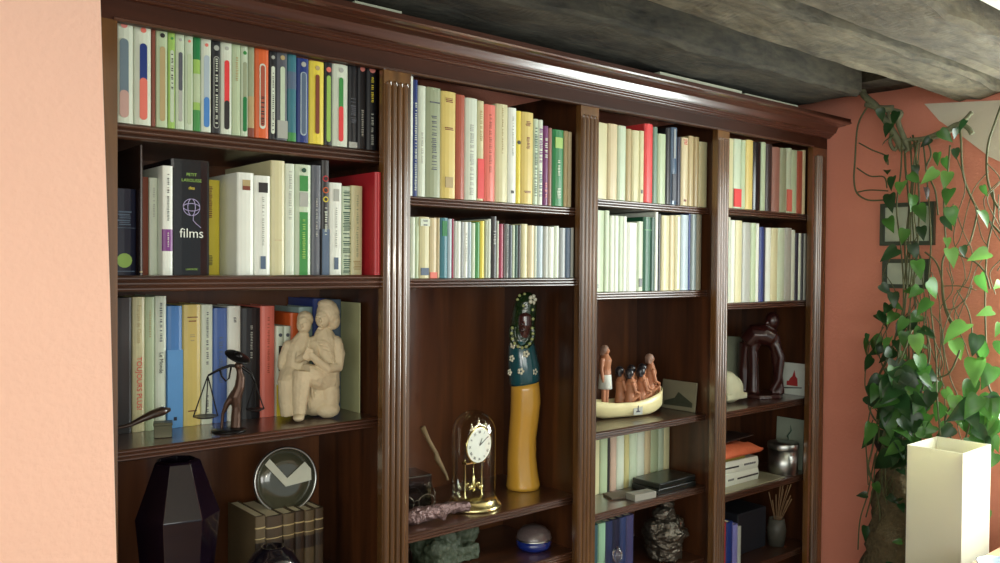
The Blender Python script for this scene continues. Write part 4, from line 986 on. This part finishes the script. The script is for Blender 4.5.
tag(link('dark_folder', B(-.15, .14, -.05, .05, 0, .004, .001), mat('dark_folder', (58, 46, 42), .3), loc=(2.085, .15, z2+.0462), rot=(0, -.02, .05)), 'thin dark folder lying on the orange bag', 'folder')
# dark box + dried plant, lowest visible shelf of the right bay
a = pY(760, 508, .12)
tag(link('storage_box', B(-.09, .09, 0, .17, 0, a.z-.52, .003), mat('midnight_card', (30, 32, 40), .6), loc=(2.245, .12, .5204)), 'dark blue-black upright storage box beside the dried plant', 'box')
dpv = empty('dried_plant', (2.373, .1, .5212), 0, 'dried pale grasses in a small dark pot at lower right', 'dried plant')
bm = bmesh.new(); lathe(bm, [(0, 0), (.028, 0), (.035, .06), (.028, .1), (.024, .1), (.02, .02), (0, .01)], 24); link('pot', bm, mat('grey_pot', (70, 68, 60), .5), dpv, True)
bm = bmesh.new()
for q in range(14):
    ax = random.uniform(-.033, .033); ay = random.uniform(-.06, .03); h_ = random.uniform(.16, .235)
    tube(bm, [(0, 0, .03), (ax*.4, ay*.4, h_*.6), (ax, ay, h_)], [.0012, .001, .0022], 5)
link('stems', bm, mat('dry_grass', (132, 104, 74), .7), dpv)

# boards lying on the bookcase top
WB = mat('grey_white_foam', (176, 182, 160), .8)
def slab(xa, ya, xb, yb_, Y, label, th_=.01):
    a = pY(xa, ya, Y); b = pY(xb, yb_, Y)
    tag(link('foam_board', B(a.x, b.x, Y, Y+.16, 0, th_, .001), WB, loc=(0, 0, 2.0885)), label, 'board', 'pale boards on top of the bookcase')
slab(660, 80, 742, 98, -.075, 'longer pale foam board lying on top of the cornice', .013)
slab(745, 96, 798, 110, -.07, 'shorter pale foam board lying on the cornice near its right end', .011)
slab(355, 0, 402, 8, -.075, 'pale foam board on the cornice above the first post', .010)

# ---------------------------------------------------------------- table, lamp, bowl
TZ = .71
SZ = .66
st_ = empty('lamp_stand', (2.22, -.56, 0), 0, 'small dark stand under the square paper lamp', 'side table')
bm = bmesh.new(); box(bm, -.09, .09, -.09, .09, SZ-.025, SZ, .003); link('top', bm, W_H, st_)
for a in (-1, 1):
    for b2 in (-1, 1): link('leg', B(a*.075-.012, a*.075+.012, b2*.075-.012, b2*.075+.012, 0, SZ-.0255), W_V, st_)
TT = .76
e1 = pZ(960, 568, TT); e2 = pZ(1003, 539, TT)
TM = wood('table_wood', (186, 140, 104), (222, 184, 146), vertical=False, rough=.35)
tb = empty('dining_table', (2.14, -1.1, 0), 0, 'light tan wooden table whose corner shows below the paper lamp', 'table')
bm = bmesh.new(); box(bm, 1.78-2.14, 2.49-2.14, -.42, e1.y+1.1, TT-.03, TT, .004); link('tabletop', bm, TM, tb)
for a in (1.82, 2.45):
    for b2 in (-1.48, e1.y-.04): link('leg', B(a-.025-2.14, a+.025-2.14, b2-.025+1.1, b2+.025+1.1, 0, TT-.0305), TM, tb)
l1 = pZ(961, 567, TZ); D1 = mpp(l1)
sx = pY(990, 500, l1.y).x-l1.x; sy = .155; SZ_ = SZ+.0004
lm = empty('box_lamp', (l1.x+sx/2, l1.y+sy/2, SZ_), 0, 'tall square cream paper lamp, open at the top, beside the table', 'lamp')
lh = (pY(961, 454.5, l1.y).z-SZ_)
st_.location = (l1.x+sx/2, l1.y+sy/2, 0)
SHADE = bpy.data.materials.new('shade_paper'); SHADE.use_nodes = True
nt = SHADE.node_tree; N = nt.nodes; b_ = N['Principled BSDF']; b_.inputs['Base Color'].default_value = (*lin((248, 248, 232)), 1); b_.inputs['Roughness'].default_value = .8
tr = N.new('ShaderNodeBsdfTranslucent'); tr.inputs['Color'].default_value = (*lin((240, 236, 200)), 1); mx = N.new('ShaderNodeMixShader'); mx.inputs[0].default_value = .3
vz = N.new('ShaderNodeTexNoise'); vz.inputs['Scale'].default_value = 160; bpn = N.new('ShaderNodeBump'); bpn.inputs['Strength'].default_value = .15; nt.links.new(vz.outputs['Fac'], bpn.inputs['Height']); nt.links.new(bpn.outputs['Normal'], b_.inputs['Normal'])
nt.links.new(b_.outputs[0], mx.inputs[1]); nt.links.new(tr.outputs[0], mx.inputs[2]); nt.links.new(mx.outputs[0], N['Material Output'].inputs[0])
bm = bmesh.new(); t = .0025
for (x0, x1, y0, y1) in ((-sx/2, sx/2, -sy/2, -sy/2+t), (-sx/2, sx/2, sy/2-t, sy/2), (-sx/2, -sx/2+t, -sy/2+t, sy/2-t), (sx/2-t, sx/2, -sy/2+t, sy/2-t)): box(bm, x0, x1, y0, y1, .012, lh)
link('shade', bm, SHADE, lm)
link('base', B(-sx/2+.003, sx/2-.003, -sy/2+.003, sy/2-.003, 0, .012), KILT, lm)
bm = bmesh.new(); lathe(bm, [(0, .012), (.018, .012), (.018, .06), (.012, .07), (0, .07)], 16); link('socket', bm, KILT, lm)
bm = bmesh.new(); lathe(bm, [(.012, .07), (.03, .11), (.026, .14), (0, .155)], 20); link('bulb', bm, CRM, lm, True)
bwp = pZ(1003, 577, TT)
bm = bmesh.new(); lathe(bm, [(0, 0), (.03, 0), (.055, .022), (.062, .034), (.058, .034), (.05, .022), (0, .006)], 40)
tag(link('blue_white_bowl', bm, mat('blue_white_china', (170, 192, 210), .15, coat=.8, scale=20, noise_amt=.2), loc=(bwp.x, bwp.y, TT+.0004), smooth=True), 'pale blue and white china bowl on the table beside the lamp', 'bowl')

# ---------------------------------------------------------------- wall frames
def frame(xa, ya, xb, yb_, label):
    a = pX(xa, ya, XR_-.012); b = pX(xb, yb_, XR_-.012)
    y0, y1 = b.y, a.y; z0, z1 = b.z, a.z; cx, cz = (y0+y1)/2, (z0+z1)/2; hw, hh = (y1-y0)/2, (z1-z0)/2
    e = empty('framed_picture', (XR_-.0005, cx, cz), 0, label, 'picture frame', 'small framed pictures behind the vines')
    bm = bmesh.new(); t = .014
    for (p0, p1, q0, q1) in ((-hw, hw, -hh, -hh+t), (-hw, hw, hh-t, hh), (-hw, -hw+t, -hh+t, hh-t), (hw-t, hw, -hh+t, hh-t)): box(bm, -.018, 0, p0, p1, q0, q1)
    link('moulding', bm, mat('dark_green_frame', (58, 70, 56), .4), e)
    link('picture', B(-.008, -.001, -hw+t, hw-t, -hh+t, hh-t), mat('pale_picture', (190, 202, 182), .35, scale=25, noise_amt=.15), e)
frame(881, 204, 934, 245, 'upper of two small dark-framed pictures on the coral wall')
frame(883, 259, 929, 289, 'lower of two small dark-framed pictures on the coral wall')

# ---------------------------------------------------------------- climbing plant
pt = empty('climbing_plant', (2.30, -.22, 0), 0, 'large climbing pothos trailing from the ceiling down the coral wall', 'plant')
OFF = Vector((2.30, -.22, 0)); _q = pX(901, 500, 2.375)-OFF; PCX, PCY = _q.x, _q.y
bm = bmesh.new(); lathe(bm, [(0, 0), (.10, 0), (.125, .24), (.13, .25), (.13, .28), (.12, .28), (.11, .25), (0, .24)], 40, (PCX, PCY, 0))
link('planter', bm, mat('terracotta', (158, 90, 62), .8), pt, True)
def keep_clear(bm):
    for v in bm.verts:
        w_ = v.co+OFF
        if w_.x > 2.516: v.co.x = 2.516-OFF.x-random.uniform(0, .002)
        if w_.y < -.47 and w_.x < 2.304 and w_.z < 1.06: v.co.x = 2.304-OFF.x
# mossy totem widening to the bottom
bm = bmesh.new(); n = 40; rings = []
for i in range(n+1):
    t = i/n; z = .20+t*(.86); r = min(.126, .15-.11*t**1.2)
    c = Vector((PCX, PCY, z)); ring = []
    for k in range(28):
        a = 2*PI*k/28; rr = r*(1+.35*noise.noise(Vector((math.cos(a)*2, math.sin(a)*2, z*14)))+.2*noise.noise(Vector((math.cos(a)*6, math.sin(a)*6, z*30))))
        ring.append(bm.verts.new(c+Vector((rr*math.cos(a), rr*math.sin(a), 0))))
    rings.append(ring)
for i in range(n):
    for k in range(28): bm.faces.new((rings[i][k], rings[i][(k+1) % 28], rings[i+1][(k+1) % 28], rings[i+1][k]))
bm.faces.new(rings[0][::-1]); bm.faces.new(rings[-1])
keep_clear(bm); link('moss_totem', bm, mat('moss', (98, 88, 62), .95, scale=45, noise_amt=.5, bump=1, bscale=90), pt, True)
def W(x, y, X=2.44): return pX(x, y, X)-OFF
def smooth_path(pts, m=5):
    P_ = [Vector(p) for p in pts]; out = []
    for i in range(len(P_)-1):
        a = P_[max(i-1, 0)]; b = P_[i]; c = P_[i+1]; d = P_[min(i+2, len(P_)-1)]
        for k in range(m):
            t = k/m; out.append(.5*((2*b)+(c-a)*t+(2*a-5*b+4*c-d)*t*t+(3*b-a-3*c+d)*t**3))
    out.append(P_[-1]); return out
bm = bmesh.new(); R1 = random.Random(4)
def vine(pp, r=.0035, X=2.44):
    pts = [W(p[0], p[1], (p[2] if len(p) > 2 else X)) for p in pp]
    tube(bm, smooth_path(pts), r, 6)
# thick aerial crown hanging from the beam
vine([(861, 82), (864, 95), (874, 104), (880, 112), (893, 132), (903, 150)], .012)
vine([(880, 110), (900, 112), (898, 122), (905, 140), (910, 150)], .009)
vine([(866, 104), (880, 108), (893, 108)], .011)
vine([(888, 112), (892, 130), (890, 142), (895, 150), (899, 140)], .006)
vine([(905, 140), (925, 138), (945, 130), (962, 122), (972, 112)], .007)
vine([(905, 152), (920, 141), (942, 136), (958, 126)], .005)
vine([(944, 132), (958, 124), (968, 128), (972, 134)], .008)
keep_clear(bm); link('aerial_stem', bm, mat('grey_green_bark', (120, 124, 96), .8, scale=40, noise_amt=.3, bump=.6), pt, True)
bm = bmesh.new()
vine([(868, 106), (858, 125), (855, 160), (854, 180), (857, 193), (868, 200), (885, 200)], .003)
vine([(859, 143), (872, 150), (886, 156), (888, 165)], .0025)
vine([(857, 168), (870, 176), (884, 177), (887, 188)], .0025)
vine([(858, 192), (870, 190), (888, 191)], .0025)
vine([(959, 122), (961, 140), (962, 165), (966, 185), (978, 210), (990, 222), (1003, 236)], .0035)
vine([(1003, 100), (996, 120), (988, 145), (987, 175), (993, 198), (1000, 210)], .0035)
vine([(993, 190), (994, 215), (987, 250), (985, 300), (986, 345)], .0028)
vine([(978, 210), (973, 232), (968, 245), (955, 252), (975, 262), (985, 273), (990, 289)], .003)
for k in range(9):
    x = 903+k*2.6+R1.uniform(-2, 2); pp = [(x, 140+R1.uniform(-6, 8))]
    for y in range(170, 471, 38): x += R1.uniform(-5, 5)-(.8 if y > 300 else 0); pp.append((x, y, 2.43+R1.uniform(-.03, .03)-.12*max(0, (y-300)/170)))
    vine(pp, R1.choice((.002, .0026, .0035)))
vine([(950, 145), (948, 170), (944, 200), (945, 230), (946, 250), (942, 265), (943, 300), (950, 322), (956, 330)], .003)
vine([(920, 140), (927, 142), (931, 155), (926, 170), (935, 190), (938, 215)], .003)
vine([(925, 252), (936, 262), (942, 280), (944, 300), (950, 318), (956, 328), (950, 333)], .003)
vine([(943, 286), (960, 286), (976, 290)], .002)
vine([(957, 290), (968, 310), (972, 330), (970, 335)], .0022)
vine([(945, 309), (955, 308), (968, 296), (972, 285)], .0018)
for (a, b) in (((890, 340), (870, 350)), ((895, 380), (868, 375)), ((890, 420), (872, 400))):
    pass
vine([(903, 310), (897, 330), (893, 345), (885, 365), (873, 385), (868, 400), (872, 415), (880, 425)], .003, 2.40)
vine([(870, 342), (866, 365), (865, 385), (868, 395)], .002, 2.38)
vine([(912, 330), (900, 360), (886, 385), (878, 420), (872, 450), (868, 470), (876, 490), (880, 520), (872, 550)], .003, 2.30)
vine([(925, 330), (930, 350), (925, 380), (915, 410)], .003, 2.38)
vine([(960, 350), (950, 372), (935, 380), (928, 395), (925, 420)], .003, 2.38)
vine([(972, 345), (985, 370), (990, 390), (1000, 402)], .003, 2.38)
vine([(955, 400), (945, 420), (952, 440), (958, 448)], .003, 2.38)
vine([(990, 395), (975, 410), (965, 440), (960, 455)], .003, 2.38)
for k in range(16):
    x = R1.uniform(880, 935); y = R1.uniform(230, 340); pp = [(x, y)]
    for q in range(5): x += R1.uniform(-13, 11); y += R1.uniform(12, 30); pp.append((max(866, x), y))
    vine([(a, b, 2.42+R1.uniform(-.03, .03)) for a, b in pp], .0017)
for k in range(10):
    x = R1.uniform(945, 1000); y = R1.uniform(150, 300); pp = [(x, y)]
    for q in range(5): x += R1.uniform(-16, 14); y += R1.uniform(14, 34); pp.append((max(935, min(x, 1008)), y))
    vine([(a, b, 2.44+R1.uniform(-.03, .02)) for a, b in pp], .0016)
for k in range(12):
    x = R1.uniform(872, 905); y = R1.uniform(400, 470); pp = [(x, y)]
    for q in range(4): x += R1.uniform(-9, 7); y += R1.uniform(14, 30); pp.append((max(858, x), min(y, 575)))
    vine([(a, b, 2.31+R1.uniform(-.02, .02)) for a, b in pp], .0022)
keep_clear(bm); link('stems', bm, mat('vine_stem', (84, 88, 54), .6, scale=20, noise_amt=.3), pt, True)
def leafmat(name, c):
    m = bpy.data.materials.new(name); m.use_nodes = True; nt = m.node_tree; N = nt.nodes; L = nt.links; b = N['Principled BSDF']
    nz = N.new('ShaderNodeTexNoise'); nz.inputs['Scale'].default_value = 9; tc = N.new('ShaderNodeTexCoord'); L.new(tc.outputs['Object'], nz.inputs['Vector'])
    rp = N.new('ShaderNodeValToRGB'); c1 = lin(c); rp.color_ramp.elements[0].position = .35; rp.color_ramp.elements[1].position = .7
    rp.color_ramp.elements[0].color = (*[v*.6 for v in c1], 1); rp.color_ramp.elements[1].color = (*[min(1, v*1.3) for v in c1], 1)
    L.new(nz.outputs['Fac'], rp.inputs['Fac']); L.new(rp.outputs['Color'], b.inputs['Base Color']); b.inputs['Roughness'].default_value = .3
    tr = N.new('ShaderNodeBsdfTranslucent'); L.new(rp.outputs['Color'], tr.inputs['Color']); mx = N.new('ShaderNodeMixShader'); mx.inputs[0].default_value = .35
    L.new(b.outputs[0], mx.inputs[1]); L.new(tr.outputs[0], mx.inputs[2]); L.new(mx.outputs[0], N['Material Output'].inputs[0]); return m
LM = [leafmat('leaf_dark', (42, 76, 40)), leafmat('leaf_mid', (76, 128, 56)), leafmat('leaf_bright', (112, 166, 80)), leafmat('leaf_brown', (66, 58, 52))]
HP = [(0, 0), (.16, -.09), (.32, -.07), (.41, .08), (.40, .33), (.30, .62), (.14, .92), (0, 1.2)]
def leaf(bm, p, size, mi, roll, rnd):
    # local frame: roughly turned to the room with random tilt
    nrm = (CAM-OFF-p).normalized(); nrm = (nrm+Vector((rnd.uniform(-.8, .8), rnd.uniform(-.8, .8), rnd.uniform(-.2, .9)))).normalized()
    down = Vector((0, 0, -1)); down = (down-nrm*down.dot(nrm)).normalized(); side = nrm.cross(down)
    d = down*math.cos(roll)+side*math.sin(roll); s = nrm.cross(d)
    def pt_(a, b): return p+(d*b+s*a)*size+nrm*size*(.28*abs(a)-.18*b*b)
    L_ = [bm.verts.new(pt_(-a, b)) for a, b in HP]; Rr = [L_[0]]+[bm.verts.new(pt_(a, b)) for a, b in HP[1:-1]]+[L_[-1]]
    M_ = [L_[0]]+[bm.verts.new(pt_(0, b+.06)) for a, b in HP[1:-1]]+[L_[-1]]
    for S in (L_, Rr):
        for i in range(len(HP)-1):
            vs = []
            for v in (S[i], S[i+1], M_[i+1], M_[i]):
                if v not in vs: vs.append(v)
            if len(vs) > 2:
                try: bm.faces.new(vs).material_index = mi
                except ValueError: pass
# (x, y, size in px, tone, roll, depth)
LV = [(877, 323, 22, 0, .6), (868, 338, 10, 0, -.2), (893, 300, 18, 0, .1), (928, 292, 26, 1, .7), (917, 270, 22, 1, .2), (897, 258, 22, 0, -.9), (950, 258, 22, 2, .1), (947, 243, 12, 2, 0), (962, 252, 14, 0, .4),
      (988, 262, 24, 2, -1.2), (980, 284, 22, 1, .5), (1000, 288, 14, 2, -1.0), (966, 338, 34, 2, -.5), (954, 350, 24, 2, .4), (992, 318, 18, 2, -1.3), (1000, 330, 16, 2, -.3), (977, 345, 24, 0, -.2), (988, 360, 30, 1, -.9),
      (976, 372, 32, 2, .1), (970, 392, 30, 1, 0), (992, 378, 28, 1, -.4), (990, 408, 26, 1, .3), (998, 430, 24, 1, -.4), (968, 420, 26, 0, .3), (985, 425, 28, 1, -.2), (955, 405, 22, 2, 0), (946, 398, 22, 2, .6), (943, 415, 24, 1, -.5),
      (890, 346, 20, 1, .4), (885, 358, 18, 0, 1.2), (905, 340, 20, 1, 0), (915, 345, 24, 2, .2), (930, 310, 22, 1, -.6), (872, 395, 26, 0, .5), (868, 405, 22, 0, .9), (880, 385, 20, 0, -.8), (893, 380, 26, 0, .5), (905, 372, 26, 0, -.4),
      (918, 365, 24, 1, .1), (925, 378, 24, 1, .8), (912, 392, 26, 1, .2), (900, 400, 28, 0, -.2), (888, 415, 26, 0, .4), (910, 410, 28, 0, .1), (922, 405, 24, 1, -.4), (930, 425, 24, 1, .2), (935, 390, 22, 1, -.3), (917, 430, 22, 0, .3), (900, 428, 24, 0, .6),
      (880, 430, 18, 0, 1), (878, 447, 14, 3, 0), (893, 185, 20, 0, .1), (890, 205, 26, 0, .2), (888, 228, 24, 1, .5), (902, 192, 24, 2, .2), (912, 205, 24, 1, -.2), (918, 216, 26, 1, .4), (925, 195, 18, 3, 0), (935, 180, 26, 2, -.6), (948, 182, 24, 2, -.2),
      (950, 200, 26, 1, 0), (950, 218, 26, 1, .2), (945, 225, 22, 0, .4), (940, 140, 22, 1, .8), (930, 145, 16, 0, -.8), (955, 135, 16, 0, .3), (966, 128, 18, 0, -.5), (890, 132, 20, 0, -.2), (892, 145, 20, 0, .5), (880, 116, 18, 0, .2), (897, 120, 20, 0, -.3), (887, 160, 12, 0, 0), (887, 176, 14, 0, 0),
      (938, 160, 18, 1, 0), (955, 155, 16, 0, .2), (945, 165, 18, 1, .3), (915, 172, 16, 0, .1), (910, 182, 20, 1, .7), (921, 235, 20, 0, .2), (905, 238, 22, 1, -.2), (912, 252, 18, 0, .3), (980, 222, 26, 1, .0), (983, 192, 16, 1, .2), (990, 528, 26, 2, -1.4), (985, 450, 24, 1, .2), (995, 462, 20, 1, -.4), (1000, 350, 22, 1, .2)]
bm = bmesh.new(); R2 = random.Random(8)
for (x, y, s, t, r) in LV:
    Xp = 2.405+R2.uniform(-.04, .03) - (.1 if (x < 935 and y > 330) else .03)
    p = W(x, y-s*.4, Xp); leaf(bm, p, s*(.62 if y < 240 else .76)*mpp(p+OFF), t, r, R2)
for q in range(60):
    x = R2.gauss(905, 14); y = R2.uniform(360, 470); p = W(x, y, 2.30+R2.uniform(-.05, .06)); leaf(bm, p, R2.uniform(13, 24)*mpp(p+OFF), R2.choice((0, 0, 0, 1, 1)), R2.uniform(-1.2, 1.2), R2)
for q in range(34):
    x = R2.gauss(902, 16); y = R2.uniform(285, 400); p = W(x, y, 2.40+R2.uniform(-.05, .05)); leaf(bm, p, R2.uniform(10, 17)*mpp(p+OFF), R2.choice((0, 0, 1, 1)), R2.uniform(-1.3, 1.3), R2)
for q in range(26):
    x = R2.gauss(972, 16); y = R2.uniform(395, 455); p = W(x, y, 2.38+R2.uniform(-.05, .04)); leaf(bm, p, R2.uniform(14, 24)*mpp(p+OFF), R2.choice((0, 1, 1, 2)), R2.uniform(-1.2, 1.2), R2)
for q in range(14):
    x = R2.uniform(862, 915); y = R2.uniform(470, 575); p = W(x, y, 2.30+R2.uniform(-.02, .03)); leaf(bm, p, R2.uniform(7, 13)*mpp(p+OFF), R2.choice((0, 0, 1)), R2.uniform(-1.5, 1.5), R2)
keep_clear(bm); link('foliage', bm, LM, pt, True)

# ---------------------------------------------------------------- light
def area(name, loc, target, sx_, sy_, power, colr):
    l = bpy.data.lights.new(name, 'AREA'); l.shape = 'RECTANGLE'; l.size = sx_; l.size_y = sy_; l.energy = power; l.color = colr
    o = bpy.data.objects.new(name, l); C.objects.link(o); o.location = loc
    o.rotation_euler = (Vector(target)-Vector(loc)).to_track_quat('-Z', 'Y').to_euler(); return o
area('window_light', (XR_+.14, (wy0+wy1)/2, 1.5), (-.5, -1.1, 1.3), 1.05, 1.05, 66, (.92, 1, .96))
area('rear_fill_light', (-1.0, -3.6, 1.9), (1.0, 0, 1.5), 2.2, 1.2, 40, (.97, 1, .93))  # added soft fill from behind the camera, no known lamp there
area('left_fill_light', (-3.0, -2.6, 1.7), (2.4, -.2, 1.5), 1.3, 1.2, 30, (1, .97, .92))  # added fill to brighten the end wall, no known window on this side
fl = bpy.data.lights.new('camera_flash', 'POINT'); fl.energy = 10; fl.shadow_soft_size = .015; fl.color = (1, .9, .74)
fo_ = bpy.data.objects.new('camera_flash', fl); C.objects.link(fo_); fo_.location = CAM+Vector((-.06, -.03, .02))
w = bpy.data.worlds.new('world'); bpy.context.scene.world = w; w.use_nodes = True
w.node_tree.nodes['Background'].inputs[0].default_value = (.85, .95, .95, 1); w.node_tree.nodes['Background'].inputs[1].default_value = .6
sc_ = bpy.context.scene
sc_.view_settings.view_transform = 'Standard'; sc_.view_settings.look = 'None'; sc_.view_settings.exposure = 0; sc_.view_settings.gamma = 1
